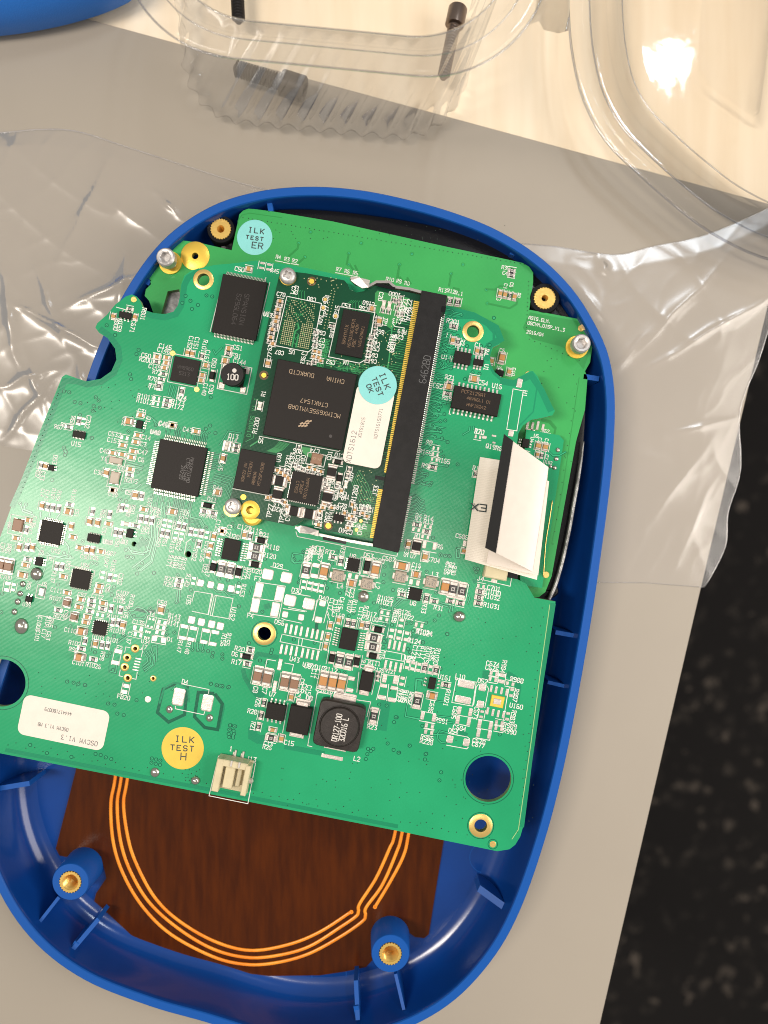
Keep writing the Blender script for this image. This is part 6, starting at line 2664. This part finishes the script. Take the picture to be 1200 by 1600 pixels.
lid_o = [(905, -420), (893, -200), (888, -60), (889, 30), (896, 95), (912, 158), (945, 218), (993, 268), (1050, 318), (1115, 366), (1200, 405), (1320, 425), (1460, 400), (1560, 300), (1600, 100), (1600, -420)]
LO = resample([Vector(p) for p in catmull(lid_o, 8)], 260); LOn = normals(LO)
def lid_ring(d, z): return [tuple(W(p.x + q.x * d, p.y + q.y * d, z)) for p, q in zip(LO, LOn)]
ld = MB()
loft(ld, [lid_ring(-2, 0.9), lid_ring(0, 1.1), lid_ring(4, 1.12), lid_ring(16, 1.02), lid_ring(22, 1.0), lid_ring(26, 1.3), lid_ring(30, 1.5), lid_ring(36, 1.52), lid_ring(52, 1.45), lid_ring(60, 1.35), lid_ring(70, 0.9), lid_ring(80, 0.65), lid_ring(88, 0.62), lid_ring(110, 0.60), lid_ring(150, 0.60)], cap1=True)
ld.build('lid', M['clear'], cont, smooth=True)
for d, z, r in ((0, 1.1, 0.04), (33, 1.52, 0.025), (84, 0.64, 0.022)):
    bd = MB(); q = lid_ring(d, z); tube(bd, q[::2] + [q[0]], r, 6); bd.build('lid_bead', M['clear_edge'], cont, smooth=True)
# raised panel on the lid
pn = [(1105, -300), (1100, -60), (1091, 90), (1092, 110), (1100, 130), (1170, 180), (1180, 184), (1187, 176), (1196, 110), (1240, -300)]
pm = MB(); PP = resample([Vector(p) for p in pn], 90); PN = normals(PP)
loft(pm, [[tuple(W(p.x + q.x * d, p.y + q.y * d, z)) for p, q in zip(PP, PN)] for d, z in ((0, 0.61), (2, 0.66), (5, 0.70))], cap1=True); pm.build('raised_panel', M['clear'], cont, smooth='auto')
# hinge strip between tub and lid
hg = MB(); hpts = [[(828, 38), (836, 20), (842, -30), (846, -120)], [(842, 33), (850, 12), (856, -40), (858, -120)], [(850, 47), (856, 20), (862, -40), (866, -120)], [(873, 52), (880, 30), (884, -40), (886, -120)], [(888, 48), (890, 25), (892, -40), (893, -120)]]
hz = (5.2, 4.2, 3.2, 2.1, 1.1)
loft(hg, [[tuple(W(x, y, z)) for x, y in row] for row, z in zip(hpts, hz)], closed=False); hg.build('hinge', M['clear'], cont, smooth=True)

# screws lying in the tub
def lying_screw(name, label, head, tip, r_h, r_s, z, mname):
    H = W(*head, z); T = W(*tip, z - 0.02); d = (T - H); L = d.length
    t = thing(name, label, 'screw', H, 'loose screws in the clear tub')
    rot = d.to_track_quat('Z', 'Y').to_euler()
    hb = MB(); hl = r_h * 1.9
    hb.lathe([(r_h * .55, hl * 0.35), (r_h * .55, 0.0), (r_h * .9, 0), (r_h, 0.04), (r_h, hl)], 24, cap0=True, cap1=True)
    o = hb.build('screw_head', M[mname], None, H, smooth='auto'); o.rotation_euler = rot; reg(o); attach(o, t)
    sb = MB(); prof = []; zz_ = hl
    while zz_ < L - 0.1: prof += [(r_s * .8, zz_), (r_s, zz_ + .03), (r_s * .8, zz_ + .06)]; zz_ += 0.085
    prof.append((r_s * .4, L)); sb.lathe(prof, 16); o = sb.build('screw_shank', M[mname], None, H, smooth=False); o.rotation_euler = rot; reg(o); attach(o, t)
M['black_steel'] = mat('blackened_steel', (0.018, 0.015, 0.014), 0.45, metal=0.3)
M['dark_steel'] = mat('plain_steel', (0.22, 0.17, 0.14), 0.35, metal=0.9)
lying_screw('loose_screw', 'black screw lying level in the clear tub, its head to the right', (476, 140), (366, 106), 0.36, 0.24, 0.6, 'black_steel')
lying_screw('loose_screw', 'shiny steel screw pointing down at the right end of the tub', (716, 12), (692, 124), 0.28, 0.19, 0.5, 'dark_steel')
lying_screw('loose_screw', 'black screw cut off by the top of the picture', (368, -60), (373, 36), 0.28, 0.20, 0.5, 'black_steel')

# ------------------------------------------------------------------ the other half of the blue case, upper left
bc = MB(); bp_ = catmull([(-260, 50), (-120, 58), (0, 50), (80, 37), (140, 21), (182, 5), (208, -12), (224, -48), (225, -150), (180, -320), (-50, -420), (-260, -380)], 10)
BP = [Vector(W(x, y, 0.5)[:2]) for x, y in bp_]; BN = normals(BP)
def br(d, z): return [(p.x + q.x * d, p.y + q.y * d, z) for p, q in zip(BP, BN)]
CB = sum(BP, Vector((0, 0))) / len(BP)
def sc(f, z): return [(CB.x + (p.x - CB.x) * f, CB.y + (p.y - CB.y) * f, z) for p in BP]
loft(bc, [br(0.25, 0.02), br(0.06, 0.25), br(0, 0.8), br(0.03, 1.2), br(0.16, 1.5), sc(0.90, 1.68), sc(0.72, 1.80), sc(0.4, 1.86)], cap0=True, cap1=True)
o = bc.build('back_cover', M['blue_grain'], smooth=True); tag(o, 'grained blue plastic back cover at the upper left corner', 'cover')
